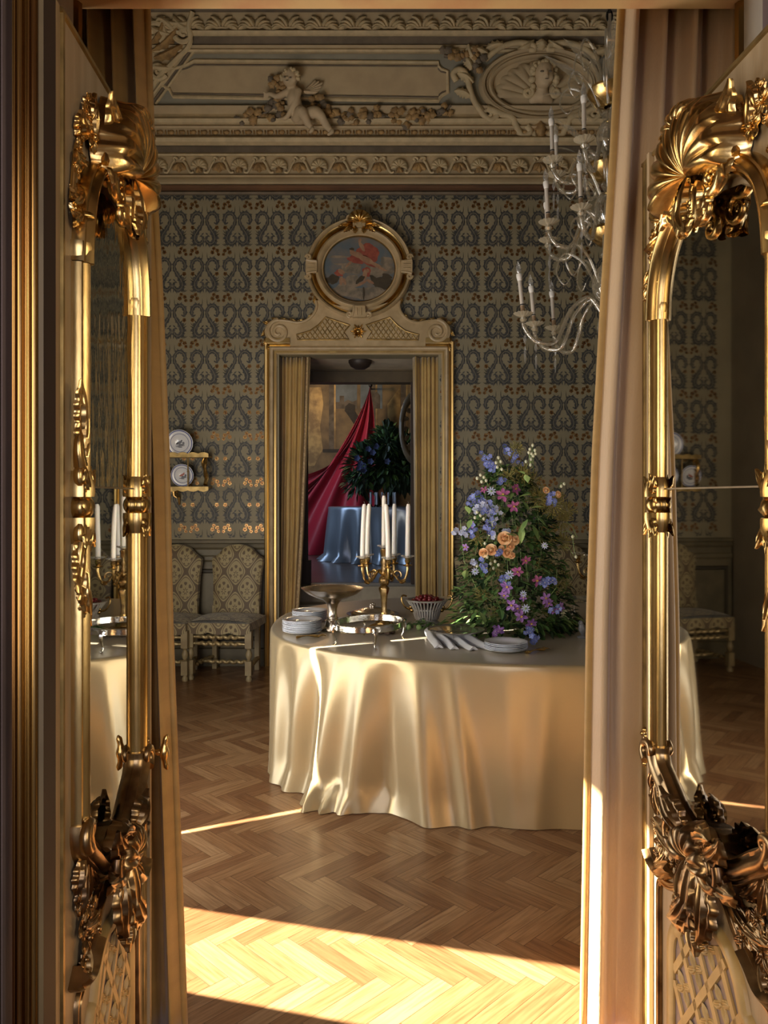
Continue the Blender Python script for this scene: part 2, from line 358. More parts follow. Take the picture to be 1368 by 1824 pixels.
# ---------------------------------------------------------------- parquet floor (herringbone, every block an island of one mesh)
def parquet():
    mb = MB(); grain = []; L_, w = .30, .066; c = sqrt(.5); gap = .0006
    def put(x, y, lx, ly, hor):
        pts = [(x+gap, y+gap), (x+lx-gap, y+gap), (x+lx-gap, y+ly-gap), (x+gap, y+ly-gap)]
        q = [((a+b)*c, (b-a)*c+2.57) for a, b in pts]
        cx = sum(p[0] for p in q)/4; cy = sum(p[1] for p in q)/4
        if not (-2.6 < cx < 3.3 and 1.0 < cy < 6.95): return
        mb.add([(p[0], p[1], 0) for p in q], [(0, 1, 2, 3)])
        o = random.random()*40
        g = [(0, 0), (L_, 0), (L_, w), (0, w)] if hor else [(0, w), (0, 0), (L_, 0), (L_, w)]
        grain.extend([(a+o, b+o*3, 0) for a, b in g])
    for j in range(-30, 31):
        for k in range(-130, 131):
            x = k*w+j*L_; y = k*w-j*L_
            put(x, y, L_, w, True); put(x+L_, y+w-L_, w, L_, False)
    mb.add([(-2.7, -2.6, -.002), (3.4, -2.6, -.002), (3.4, 7.0, -.002), (-2.7, 7.0, -.002)], [(0, 1, 2, 3)], 1)
    grain.extend([(0, 0, 0)]*4)
    o = mb.build('floor', [M['parquet'], M['dark_gap']], smooth=0); me = o.data
    a = me.attributes.new('grain', 'FLOAT_VECTOR', 'POINT')
    for i, g in enumerate(grain): a.data[i].vector = g
    return struct(o)
parquet()

# ---------------------------------------------------------------- dining room shell
XL, XR, YB = -2.45, 3.2, 6.85
mb = MB()
mb.box(XL-.2, XL, 2.06, 2.82, 0, 5.8); mb.box(XL-.2, XL, 3.33, 7.05, 0, 5.8)
mb.box(XL-.2, XL, 2.82, 3.33, 0, .28); mb.box(XL-.2, XL, 2.82, 3.33, 2.62, 5.8)
struct(mb.build('wall_left', M['plaster'], smooth=0))
struct(MB().box(XR, XR+.2, 2.06, 7.05, 0, 5.8).build('wall_right', M['plaster'], smooth=0))
struct(MB().box(XL-.2, XR+.2, 1.4, 7.1, 5.62, 5.8).build('ceiling', M['plaster'], smooth=0))
def window(name, y0, y1, z0, z1):
    mb = MB(); t = .06
    for a, b, c, d in ((y0-t, y0, z0-t, z1+t), (y1, y1+t, z0-t, z1+t), (y0, y1, z0-t, z0), (y0, y1, z1, z1+t)): mb.box(XL, XL+.05, a, b, c, d)
    struct(mb.build(name, M['door_paint'], smooth=0))
window('window_1', 2.82, 3.33, .28, 2.62); window('window_2', 3.65, 4.55, .6, 3.2)
# unseen boards added outside as a mask: their slit cuts the spot to a thin blade
sh = MB()
for y0, y1 in ((1.55, None), (None, 3.12)):
    f = (lambda z: 1.96+.23*z)
    pts = []
    za, zb = 1.2, 2.7
    if y0: poly = [(y0, za), (f(za)-.018, za), (f(zb)-.018, zb), (y0, zb)]
    else: poly = [(f(za)+.018, za), (y1, za), (y1, zb), (f(zb)+.018, zb)]
    sh.prism(poly, lambda a, b, d: (d, a, b), -4.02, -3.98)
struct(sh.build('spot_mask', M['jamb_olive'], smooth=0))

# back wall with the door opening
DX0, DX1, DZ = -.935, .485, 2.765
mb = MB()
mb.box(XL-.2, DX0, YB, YB+.2, 0, 4.75, 0); mb.box(DX1, XR+.2, YB, YB+.2, 0, 4.75, 0); mb.box(DX0, DX1, YB, YB+.2, DZ, 4.75, 0)
def S_motif(cx, top, sc):
    """one mirrored pair of acanthus S scrolls with sprigs and small flowers (units: crop pixels -> metres)"""
    pts = [(-75, 105), (-92, 116), (-106, 100), (-104, 66), (-82, 40), (-50, 36), (-24, 60), (-16, 100), (-34, 140), (-60, 175), (-80, 210), (-77, 243), (-52, 262), (-24, 252), (-12, 226), (-27, 206), (-42, 212)]
    wid = [3, 9, 15, 18, 18, 17, 15, 14, 16, 21, 24, 24, 21, 15, 10, 7, 2]
    pts = [(x, 30+(y-36)*1.10) for x, y in pts]; pp = catmull(pts, 3); n = len(pp)
    for sgn in (1, -1):
        X = lambda x: cx+sgn*x*sc
        Z = lambda y: top-y*sc
        y0 = YB-.0015
        vs = []
        for i, p in enumerate(pp):
            t = i/(n-1)*(len(pts)-1); w0 = lerp(wid[int(t)], wid[min(int(t)+1, len(wid)-1)], t-int(t))*1.02
            w0 *= 1+.26*sin(i*2.1)
            d = (pp[min(i+1, n-1)]-pp[max(0, i-1)]).normalized(); nn = Vector((-d.y, d.x))
            a = p+nn*w0; b = p-nn*w0*.8
            vs += [(X(a.x), y0, Z(a.y)), (X(b.x), y0, Z(b.y))]
        mb.add(vs, [(2*i, 2*i+1, 2*i+3, 2*i+2) for i in range(n-1)], 1)
        # feathered acanthus barbs on both sides of the scroll
        for i in range(5, n-4, 3):
            p = pp[i]; d = (pp[i+1]-pp[i-1]).normalized(); nn = Vector((-d.y, d.x)); t = i/(n-1)*(len(pts)-1); w0 = wid[min(int(t), len(wid)-1)]
            for e in (1, -1):
                q = p+nn*e*w0*.7; r_ = q+nn*e*w0*.75-d*w0*1.25; c_ = q-d*w0*.9
                mb.add([(X(a), y0+.0003, Z(b)) for a, b in ((q.x, q.y), (r_.x, r_.y), (c_.x, c_.y), (p.x-d.x*w0*.5, p.y-d.y*w0*.5))], [(0, 1, 2, 3)], 1)
        # pale vein
        vs = []
        for i, p in enumerate(pp[6:-6]):
            d = (pp[i+7]-pp[i+5]).normalized(); nn = Vector((-d.y, d.x)); a = p+nn*3.4; b = p+nn*.4
            vs += [(X(a.x), y0-.0008, Z(a.y)), (X(b.x), y0-.0008, Z(b.y))]
        mb.add(vs, [(2*i, 2*i+1, 2*i+3, 2*i+2) for i in range(len(vs)//2-1)], 0)
        def lf(x0, z0, x1, z1, w, m=1):
            d = Vector((x1-x0, z1-z0)); nn = Vector((-d.y, d.x)).normalized()*w; mx_, mz = x0+d.x*.45, z0+d.y*.45
            q = [(x0, z0), (mx_+nn.x, mz+nn.y), (x1, z1), (mx_-nn.x, mz-nn.y)]
            mb.add([(X(a), y0-.0004, Z(b)) for a, b in q], [(0, 1, 2, 3)], m)
        lf(-70, 44, -38, 6, 9); lf(-48, 40, -18, 22, 8); lf(-98, 80, -124, 84, 5); lf(-82, 218, -122, 196, 5, 2); lf(-80, 236, -124, 240, 6); lf(-74, 250, -112, 262, 5, 2)
        lf(-22, 250, -8, 306, 8); lf(-20, 262, -30, 300, 5, 2); lf(-28, 210, -6, 190, 7); lf(-62, 176, -86, 150, 5, 2); lf(-56, 170, -44, 120, 6); lf(-60, 180, -100, 176, 5)
        lf(-20, 40, -19, -32, 2.4, 2); lf(-10, 120, -8, 78, 3, 2); lf(-92, 204, -118, 168, 3, 2); lf(-90, 206, -98, 170, 3, 2)
        for k in range(5): lf(-94+k*3, 300, -128+k*15, 268+abs(k-2)*5, 2.8, 2)
        lf(-90, 296, -66, 352, 1.6, 2)
        for fx, fy, r in ((-102, 336, 16), (-74, 318, 14), (-62, 350, 16), (-112, 366, 13), (-98, 150, 16)):
            for k in range(5):
                a = 2*pi*k/5+.3; ex, ey = fx+cos(a)*r*.62, fy+sin(a)*r*.62
                ring = [(ex+cos(2*pi*q/6)*r*.5, ey+sin(2*pi*q/6)*r*.5) for q in range(6)]
                mb.add([(X(a2), y0-.0012, Z(b2)) for a2, b2 in ring], [tuple(range(6))], 3)
            ring = [(fx+cos(2*pi*q/6)*r*.26, fy+sin(2*pi*q/6)*r*.26) for q in range(6)]
            mb.add([(X(a2), y0-.002, Z(b2)) for a2, b2 in ring], [tuple(range(6))], 2)
PW = .2905; sc = PW/265; PH = 375*sc
x_ax = P(364.7, 0, YB).x
for i in range(-4, 18):
    cx = x_ax+i*PW
    if cx < XL+.1 or cx > 2.9: continue
    top = P(0, 373, YB).z+PH
    for j in range(0, 9):
        z = top-j*PH
        if z > 4.75 or z < 1.1: continue
        S_motif(cx, z, sc)
keep = []
for i, f in enumerate(mb.f):
    q = [mb.v[j] for j in f]
    if mb.m[i] == 0 and len(f) == 4 and max(p[0] for p in q)-min(p[0] for p in q) > .2 or len(set(p[1] for p in q)) > 1: keep.append(i); continue
    if any(DX0-.01 < p[0] < DX1+.01 and p[2] < DZ+.01 for p in q) or any(p[2] > 4.3 or p[2] < 1.13 for p in q): continue
    keep.append(i)
mb.f = [mb.f[i] for i in keep]; mb.m = [mb.m[i] for i in keep]
o = mb.build('wall_back', [M['wallpaper'], M['paper_slate'], M['paper_dark'], M['paper_gold']], smooth=0); struct(o)

# wainscot of the back wall: rail, panels, skirting
def band(mb, x0, x1, Y, prof, m=0):
    """horizontal moulding along X; prof [(forward, z)]"""
    vs = [(x, Y-f, z) for x in (x0, x1) for f, z in prof]; k = len(prof)
    mb.add(vs, [(j, j+1, k+j+1, k+j) for j in range(k-1)]+[tuple(range(k-1, -1, -1)), tuple(range(k, 2*k))], m)
mb = MB()
for x0, x1 in ((XL, -1.06), (.61, XR)):
    band(mb, x0, x1, YB, [(0, 1.12), (.035, 1.115), (.04, 1.09), (.02, 1.08), (.028, 1.05), (.012, 1.03), (.012, .98), (.025, .97), (.025, .94), (.01, .92), (.01, .16), (.03, .15), (.03, .0)], 0)
    n = max(1, round((x1-x0)/.62))
    for i in range(n):
        a = x0+(x1-x0)*(i+.08)/n; b = x0+(x1-x0)*(i+.92)/n
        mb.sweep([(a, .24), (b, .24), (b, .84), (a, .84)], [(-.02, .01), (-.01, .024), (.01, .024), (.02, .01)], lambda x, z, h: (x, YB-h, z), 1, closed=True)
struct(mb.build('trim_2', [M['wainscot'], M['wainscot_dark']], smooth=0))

# ---------------------------------------------------------------- cornice and painted cove
SL = .34
def cove_pt(px, py, off=0.0):
    k = (885-py)/F
    z = (1.5+k*(YB+SL*4.66))/(1+SL*k)
    if z < 4.66: z = 1.5+k*YB; Y = YB
    else: Y = YB-(z-4.66)*SL
    X = (px-684)/F*Y
    return Vector((X, Y-off, z-off*.3))
def cove_band(mb, rows, m=0):
    """moulding spanning the room; rows: [(image row on the cove, forward)]"""
    vs = []
    for x in (XL, XR):
        for py, off in rows:
            q = cove_pt(684, py, off); vs.append((x, q.y, q.z))
    k = len(rows); mb.add(vs, [(j, j+1, k+j+1, k+j) for j in range(k-1)], m)
mb = MB()
cove_band(mb, [(340, 0), (250, 0), (96, 0), (-30, 0)], 0)
struct(mb.build('wall_cove', [M['cove']], smooth=0))
mb = MB()
cove_band(mb, [(348, 0), (347, .05), (343, .055), (340, .03)], 1)
cove_band(mb, [(340, .03), (336, .06), (331, .06), (330, .03)], 3)
cove_band(mb, [(330, .03), (326, .05), (320, .045), (316, .02), (313, .04), (310, .0)], 0)
cove_band(mb, [(279, 0), (278, .03), (275, .035), (272, .012)], 2)
cove_band(mb, [(272, .012), (262, .012), (261, .06)], 1)
cove_band(mb, [(261, .06), (256, .11), (249, .12), (246, .10), (245, .06)], 2)
cove_band(mb, [(245, .06), (244, .055), (232, .055), (231, .07), (227, .075), (224, .05)], 0)
cove_band(mb, [(224, .05), (221, .075), (214, .08), (212, .05), (204, .03)], 2)
cove_band(mb, [(204, .03), (199, .04), (195, .055), (190, .055), (188, .0)], 0)
cove_band(mb, [(95, 0), (94, .03), (90, .035), (87, .015)], 2)
cove_band(mb, [(87, .015), (82, .03), (80, .008)], 0)
cove_band(mb, [(80, .008), (65, .008)], 1)
cove_band(mb, [(65, .008), (63, .035), (57, .045), (54, .01)], 2)
cove_band(mb, [(22, 0), (20, .03), (14, .04), (6, .02)], 1)
struct(mb.build('trim_3', [M['cove'], M['cove_dark'], M['cove_light'], M['cove_red']], smooth=50))
# grey field with raised beige panel
mb = MB()
def cove_poly(mb, pts, off, m):
    mb.add([cove_pt(x, y, off) for x, y in pts], [tuple(range(len(pts)))], m)
cove_poly(mb, [(278, 187), (330, 96), (1080, 96), (1080, 187)], .004, 1)
outline = [(290, 153), (312, 124), (322, 120), (330, 118), (340, 113), (347, 109), (781, 112), (781, 118), (786, 124), (797, 128), (797, 166), (788, 170), (783, 175), (781, 181), (309, 173), (303, 160)]
cove_poly(mb, outline, .008, 2)
def cove_line(mb, pts, w, off, m, h=.015):
    pp = [cove_pt(x, y, off) for x, y in pts]
    mb.tube(pp, w, 6, m)
cove_line(mb, outline+[outline[0]], .016, .012, 0); inner = [(684+(x-684)*.985+(-6 if x < 500 else 1), 144+(y-144)*.80) for x, y in outline]
cove_line(mb, inner+[inner[0]], .007, .012, 3)
for d in (0, 9, 16): cove_line(mb, [(262+d, 186), (330+d, 92)], .016-.004*(d > 0), .012, (0, 3, 0)[d//8])
struct(mb.build('trim_4', [M['cove_light'], M['cove_grey'], M['cove'], M['cove_dark']], smooth=50))

# relief frieze of alternating shells and hanging leaves, and the acanthus frieze near the ceiling
def relief_leaf(mb, px, py, ang, L, wpx, off, m=0, curl=.6, H=.02, fn=cove_pt, nl=5):
    """acanthus leaf laid on the cove; everything in image rows/columns of that surface"""
    fine = L < 1
    def g(u, v):
        a = ang+curl*u; x = px+L*u*cos(ang+curl*u*.5); y = py-L*u*sin(ang+curl*u*.5)
        s = (v-.5)*2; uu = max(0, u-.10*abs(s)*(1 if fine else .5))
        w = wpx*(sin(pi*min(1, u*.92+.06))**.7)*(1+.20*cos(nl*2*pi*u)*abs(s)); 
        x += -sin(a)*w*s; y += -cos(a)*w*s
        return fn(x, y, off+H*(1-s*s)*(.35+.65*sin(pi*u))+.22*H*cos(5*pi*s)*sin(pi*min(1, u+.1))+(.5*H*u**4 if fine else 0))
    mb.grid(g, 22 if fine else 10, 14 if fine else 6, m)
def shell_relief(mb, px, py, R, off, m=0, H=.03, fn=cove_pt, a0=-.25, a1=pi+.25, nr=7, sy=1.0):
    def g(u, v):
        a = lerp(a0, a1, u); r = R*v*(1+.07*abs(cos(nr*pi*u))*v)
        e = max(0, (v-.86)/.14); ee = max(0, 1-min(u, 1-u)*nr*2.5) if H > .04 and R < 1 else 0
        return fn(px+r*cos(a), py-r*sin(a)*sy, (off+H*(sin(pi*(.15+.70*v))*.8)+H*.35*v**.6*abs(sin(nr*pi*u))**.7)*(1-.92*e**2.2)*(1-.85*ee*v))
    mb.grid(g, nr*6, 12, m)
mbs, mbl, mba = MB(), MB(), MB()
x = 284.0; i = 0
while x < 1110:
    if i % 2 == 0:
        shell_relief(mbs, x, 298, 15, .01, 0, .04); relief_leaf(mbs, x-2, 296, -1.2, 14, 5, .02, 1, .4); relief_leaf(mbs, x+2, 296, -1.9, 14, 5, .02, 1, -.4)
    else:
        for s in (-1, 1):
            mbl.tube([cove_pt(x+s*q[0], q[1], .02) for q in catmull([(2, 285), (6, 281), (10, 283), (8, 287), (12, 292), (17, 303), (21, 308), (26, 307)], 4)], .011, 6, 0)
        for a in (-.8, -1.57, -2.3): relief_leaf(mbl, x, 291, a, 17, 6, .012, 1, 0, .02)
    x += 35.6; i += 1
x = 276.0
while x < 1110:
    for s in (-1, 1):
        for k in range(4): relief_leaf(mba, x+s*(2+4*k), 49, pi/2-s*(.15+.42*k), 25-2.5*k, 6, .012, 0, -s*1.2, .04)
        mba.tube([cove_pt(x+s*q[0], q[1], .02) for q in ((0, 50), (8, 51), (15, 48), (20, 42))], .01, 6, 1)
    x += 59.5
struct(mbs.build('trim_5', [M['cove_light'], M['cove_gold']])); struct(mbl.build('trim_6', [M['cove_light'], M['cove_gold']]))
struct(mba.build('trim_7', [M['cove_light'], M['cove']]))
mb = MB(); x = 270
while x < 1110:
    for dx, L in ((0, 10), (9, 3), (14, 3)):
        q = cove_pt(x+dx, 238, .066); mb.ball(q, .024, 8, 6, 0, (L/9, .7, .8))
    x += 19.5
struct(mb.build('trim_8', M['cove_gold']))
# corner scrolls where two coves meet
mb = MB()
for (cx, cy, r, a, t) in ((284, 128, 16, .5, 1.5), (330, 62, 17, 2.8, -1.3), (276, 60, 22, 1, -1.4)):
    sp = spiral((cx, cy), r, 2, a, t); mb.tube([cove_pt(x, y, .04) for x, y in sp], [.024*(1-.5*i/len(sp)) for i in range(len(sp))], 7, 0)
for (x, y, a, L, c) in ((272, 92, .3, 62, .9), (270, 78, .5, 50, 1.2), (276, 104, .1, 58, .7), (300, 40, -.6, 40, 1.2), (280, 34, -.2, 44, -1), (272, 118, -.5, 40, .8), (310, 30, -1.2, 40, 1), (268, 46, -.9, 44, 1)):
    relief_leaf(mb, x, y, a, L, 9, .02, int(L) % 4 // 2, c, .05)
mb.tube([cove_pt(x, y, .04) for x, y in catmull([(262, 175), (285, 140), (312, 112), (340, 82), (338, 50), (345, 24)], 5)], .022, 7, 0)
struct(mb.build('trim_9', [M['cove_light'], M['cove_gold']]))

# ---------------------------------------------------------------- wall between the two rooms, with deep reveals
Y0, Y1 = 1.36, 2.06
mb = MB()
mb.box(-3.0, -.84, Y0, Y1, 0, 5.8, 0); mb.box(.97, 3.4, Y0, Y1, 0, 5.8, 0); mb.box(-.84, .97, Y0, Y1, 3.0, 5.8, 0)
struct(mb.build('wall_front', [M['plaster']], smooth=0))
mb = MB()
for s, x in ((1, -.84), (-1, .97)):
    a, b = sorted((x, x+s*.02))
    mb.box(a, b, 1.93, 2.04, 0, 3.0, 0); mb.box(a, b, Y0+.02, 1.93, 0, 3.0, 1)
struct(mb.build('spot_mask0', [M['stone_cream'], M['stone_mauve']], smooth=0))
mb = MB()
for s, x in ((1, -.82), (-1, .95)):
    band_ = [(0, 0), (.012, .004), (.018, .014), (.012, .024), (0, .028)]
    mb.add([(x+s*p, 2.03+q, z) for z in (0, 3.0) for p, q in band_], [(j, j+1, 6+j, 5+j) for j in range(4)])
struct(mb.build('spot_mask1', M['gold_old']))
mb = MB()
vs = [(x, Y1-.10+q, z) for x in (-.82, .95) for q, z in ((0, 3.0), (0, 2.845), (.012, 2.83), (.03, 2.822), (.1, 2.807), (.1, 3.0))]
mb.add(vs, [(j, (j+1) % 6, 6+(j+1) % 6, 6+j) for j in range(6)]+[tuple(range(6)), tuple(range(11, 5, -1))])
struct(mb.build('spot_mask2', M['stone_orange'], smooth=0))
# near face: marble wall and moulded gilt jambs and head
NF = 1.30
def arc_(c, r, n=7, sg=1): return [(c-r*cos(pi*i/n), .012+sg*r*sin(pi*i/n)) for i in range(n+1)]
jp = [(-.002, -.05), (-.002, .012)]+arc_(.004, .004)+arc_(.017, .0085, 9)+arc_(.029, .003, 5, -1)+arc_(.037, .0045)+arc_(.050, .0085, 9)+[(.0605, .012), (.070, .010), (.070, -.05)]
jp_old = [(-.012, -.05), (-.012, .02), (-.004, .022), (0, .03), (.006, .034), (.011, .03), (.013, .02), (.017, .021), (.022, .034), (.029, .036), (.034, .03), (.036, .016), (.041, .017), (.046, .03), (.051, .035), (.057, .034), (.061, .026), (.062, .012), (.070, .010), (.070, -.05)]
def jamb_mat_bands(mb, X, s):
    k = len(jp); vs = [(X+s*(p-.07)*.72, NF-h*.8, z) for z in (0, 2.46) for p, h in jp]
    for j in range(k-1):
        mi = 2 if j in (0, k-2) else (1 if j >= k-4 else 0)
        mb.add([vs[j], vs[j+1], vs[k+j+1], vs[k+j]], [(0, 1, 2, 3)], mi)
for s, X in ((1, -.572), (-1, .775)):
    mb = MB(); jamb_mat_bands(mb, X, s)
    a, b = sorted((X-s*.075, X-s*.09)); mb.box(a, b, NF-.02, Y0+.02, 0, 2.46, 2)
    struct(mb.build('spot_mask3' if s > 0 else 'spot_mask4', [M['gold_old'], M['jamb_olive'], M['dark_gap']], smooth=60))
mb = MB()
mb.box(-3.0, -.645, NF, Y0, 0, 4.0, 0); mb.box(.848, 3.4, NF, Y0, 0, 4.0, 0); mb.box(-.645, .848, NF, Y0, 2.46, 4.0, 0)
struct(mb.build('spot_mask5', M['stone_mauve'], smooth=0))
# the near room round the camera
mb = MB(); mb.box(-2.4, -2.2, -2.6, NF, 0, 4.0); struct(mb.build('wall_near_left', M['near_wall'], smooth=0))
mb = MB(); mb.box(2.6, 2.8, -2.6, NF, 0, 4.0); struct(mb.build('wall_near_right', M['near_wall'], smooth=0))
mb = MB(); mb.box(-2.4, 2.8, -2.8, -2.6, 0, 4.0); struct(mb.build('wall_near_back', M['near_wall'], smooth=0))
mb = MB(); mb.box(-2.4, 2.8, -2.8, NF, 4.0, 4.2); struct(mb.build('ceiling_near', M['near_wall'], smooth=0))

# ---------------------------------------------------------------- passage, steps and far room behind the back door
ZF, YF = .62, 7.80
mb = MB()
for i in range(4): mb.box(-1.0, .55, 6.97+.21*i, YF+.1, .155*i, .155*(i+1)-(.0 if i < 3 else .004)); mb.box(-1.0, .55, 6.955+.21*i, 7.0+.21*i, .155*(i+1)-.03, .155*(i+1)-(.0 if i < 3 else .004))
struct(mb.build('floor_steps', M['step_stone'], smooth=0))
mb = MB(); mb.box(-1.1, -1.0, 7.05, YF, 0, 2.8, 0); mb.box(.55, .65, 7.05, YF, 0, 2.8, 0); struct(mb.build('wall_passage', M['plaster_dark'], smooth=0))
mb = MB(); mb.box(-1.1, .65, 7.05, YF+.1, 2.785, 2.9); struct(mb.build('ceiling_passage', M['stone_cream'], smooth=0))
mb = MB()
mb.box(-1.1, -.79, YF, YF+.15, ZF, 2.8, 0); mb.box(.30, .65, YF, YF+.15, ZF, 2.8, 0)
mb.box(-1.1, .65, YF-.02, YF+.15, 2.66, 2.785, 1); mb.box(-1.1, .65, YF-.04, YF+.1, 2.77, 2.785, 1)
mb.box(-.83, -.77, YF-.04, YF+.02, ZF, 2.66, 0); mb.box(-.86, -.74, YF-.06, YF+.04, ZF, .86, 0); mb.box(.27, .33, YF-.04, YF+.02, ZF, 2.66, 0)
struct(mb.build('spot_mask6', [M['dark_gap'], M['jamb_olive']], smooth=0))
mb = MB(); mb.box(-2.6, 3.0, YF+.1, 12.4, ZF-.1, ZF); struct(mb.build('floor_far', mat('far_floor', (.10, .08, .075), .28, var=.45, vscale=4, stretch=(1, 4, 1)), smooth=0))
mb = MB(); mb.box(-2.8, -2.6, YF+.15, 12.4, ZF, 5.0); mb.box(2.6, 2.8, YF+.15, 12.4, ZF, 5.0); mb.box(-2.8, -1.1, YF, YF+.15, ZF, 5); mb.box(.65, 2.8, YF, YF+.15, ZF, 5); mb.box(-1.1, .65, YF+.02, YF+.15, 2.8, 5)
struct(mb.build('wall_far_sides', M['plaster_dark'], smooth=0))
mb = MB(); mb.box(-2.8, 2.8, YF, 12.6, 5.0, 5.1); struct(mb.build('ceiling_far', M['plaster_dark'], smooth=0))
# mural on the far wall: columns, city seen through an arcade, a figure (all one painted surface)
YM = 12.2
mb = MB(); mb.box(-2.8, 2.8, YM, YM+.2, ZF, 5.0, 0)
def mural_poly(pts, m, d): mb.add([P(x, y, YM, d) for x, y in pts], [tuple(range(len(pts)))], m)
mural_poly([(540, 690), (572, 690), (576, 720), (570, 760), (575, 800), (560, 830), (540, 830)], 1, .002)
for x in (586, 660, 714): mural_poly([(x, 640), (x+9, 640), (x+9, 800), (x, 800)], 3, .004); mural_poly([(x+9, 640), (x+12, 640), (x+12, 800), (x+9, 800)], 1, .004)
for x0, x1 in ((598, 636), (642, 681)): mural_poly([(x0, 650), (x1, 650), (x1, 728), (x0, 728)], 2, .003)
mural_poly([(598, 728), (598, 716), (605, 716), (605, 705), (613, 705), (613, 716), (620, 712), (628, 716), (636, 712), (636, 728)], 3, .005)
mural_poly([(664, 728), (664, 705), (671, 697), (677, 705), (677, 728)], 3, .005)
mural_poly([(615, 724), (622, 718), (633, 722), (632, 732), (640, 745), (632, 758), (620, 740), (614, 732)], 4, .007)
mural_poly([(690, 720), (712, 690), (716, 790), (692, 800)], 1, .003)
mural_poly([(666, 780), (690, 770), (690, 820), (664, 820)], 1, .004)
mural_poly([(575, 800), (700, 800), (700, 806), (575, 806)], 4, .004)
struct(mb.build('wall_far', [M['mural'], M['mural_gold'], M['mural_sky'], M['mural_stone'], M['paint_dark']], smooth=0))
# ---------------------------------------------------------------- mirrored door leaves
M['ivory'] = mat('ivory_paint', (.52, .39, .22), .42, color2=(.42, .31, .165), vscale=9)
LH = 2.40; HS = .66                    # height of a leaf, relief factor
def leaf_door(name, hinge, rz, s, label, mirror_up, mirror_lo, handle, LC, LW, HW, tilt):
    K = HW/.222
    R = empty(name, (hinge[0], hinge[1], 0), rz); struct(R); R['label'] = label; R['category'] = 'door'
    fn = lambda a, b, h: (LC+(a-LC)*(K if abs(a-LC) < .27 else (K*.27+(abs(a-LC)-.27))/abs(a-LC)), s*h*HS, b)    # (along, up, out)
    fd = lambda a, b, h: fn(a, -b, h)
    def RL(mb, u, z, ang, L, w, off, curl=.6, H=.02, nl=5): relief_leaf(mb, u, -z, ang, L, w, off, 0, curl, H, fd, nl)
    def SH(mb, u, z, r, off, H, a0, a1, nr, sy=1.0): shell_relief(mb, u, -z, r, off, 0, H, fd, a0, a1, nr, sy)
    def T(mb, pts, off, rad, n=8, flat=.8): mb.tube([fn(p[0], p[1], off if not hasattr(off, '__len__') else off[i]) for i, p in enumerate(pts)], rad, n)
    def flower(mb, u, z, r, off):
        for k in range(5):
            a = 2*pi*k/5+u*9; RL(mb, u+cos(a)*r*.15, z+sin(a)*r*.15, a, r, r*.42, off, .2, r*.35, 1)
        mb.ball(fn(u, z, off+r*.3), r*.24, 8, 6)
    def mir(pts): return [(LC+x, z) for x, z in pts]
    both = lambda f: [f(q) for q in (1, -1)]
    # core
    mb = MB(); y = sorted((0, -s*.045)); mb.box(0, LW, y[0], y[1], .012, LH); mb.box(LW-.012, LW+.004, min(0, s*.012), max(0, s*.012), .012, LH)
    mb.build('panel', M['door_paint'], R, smooth=0)
    # mirror panes
    def half(z0, z1):
        xs = [(0, 2.155), (.053, 2.15), (.11, 2.135), (.16, 2.10), (.195, 2.05), (.212, 1.98), (.215, 1.9), (.215, .87), (.20, .83), (.155, .78), (.11, .745), (.06, .715), (0, .70)]
        return xs
    up = [q for q in half(0, 0) if q[1] >= 1.52]+[(.215, 1.522)]; lo = [(.215, 1.518)]+[q for q in half(0, 0) if q[1] < 1.51]
    TI = tilt/HS
    for nm, hh, mm, d in (('upper_mirror', up, mirror_up, .006), ('lower_mirror', lo, mirror_lo, .006)):
        poly = [(LC+x, z) for x, z in hh]+[(LC-x, z) for x, z in reversed(hh) if x > 0]
        MB().prism(poly, lambda a, b, h: fn(a, b, h+TI*(a-LC)), d-.007, d).build(nm, mm, R, smooth=0)
    # gilded moulding round the mirror
    prof = [(-.033, 0), (-.033, .016), (-.027, .026), (-.019, .024), (-.013, .031), (-.005, .044), (.006, .046), (.014, .036), (.018, .026), (.022, .031), (.028, .029), (.033, .014), (.033, 0)]; prof = [(o*.68, h) for o, h in prof]
    side = [(.06, 2.185), (.105, 2.178), (.15, 2.15), (.19, 2.10), (.214, 2.03), (.222, 1.95)]
    mb = MB()
    for q in (1, -1):
        pts = [(LC+q*x, z) for x, z in [tuple(p) for p in catmull(side, 5)]]
        mb.sweep(pts, [(o*q, h*1.25) for o, h in prof], fn)
        st = [(LC+q*.222, 1.95), (LC+q*.222, 1.55)]; mb.sweep(st, [(o*q, h) for o, h in prof], fn)
        mb.sweep([(LC+q*.222, 1.41), (LC+q*.222, .86)], [(o*q, h) for o, h in prof], fn)
        # flares and collars of the stile
        for z0, z1, k in ((1.55, 1.50, 1.3), (1.41, 1.46, 1.3), (2.05, 2.04, 1.28), (1.96, 1.99, 1.15)):
            n = 5; vs = []
            for i in range(n+1):
                t = i/n; f = 1+(k-1)*sin(pi*t*.62); zz = lerp(z0, z1, t)
                vs += [fn(LC+q*(.222+o*f), zz, h*f) for o, h in prof]
            mb.add(vs, [(i*13+j, (i+1)*13+j, (i+1)*13+j+1, i*13+j+1) for i in range(n) for j in range(12)]+[tuple(range(13)), tuple(range(n*13+12, n*13-1, -1))])
        flower(mb, LC+q*.222, 1.48, .026, .03); mb.ball(fn(LC+q*.222, 1.48, .018), .026, 10, 8)
        for a, zz in ((pi/2, 1.50), (-pi/2, 1.455)):
            for d in (-.45, 0, .45): RL(mb, LC+q*.222, zz, a+d, .06, .012, .036, .2*d, .014, 3)
    mb.build('mirror_frame', M['gold'], R, 50)
    # hinge side has longer leaf clasps
    mb = MB(); q = -1
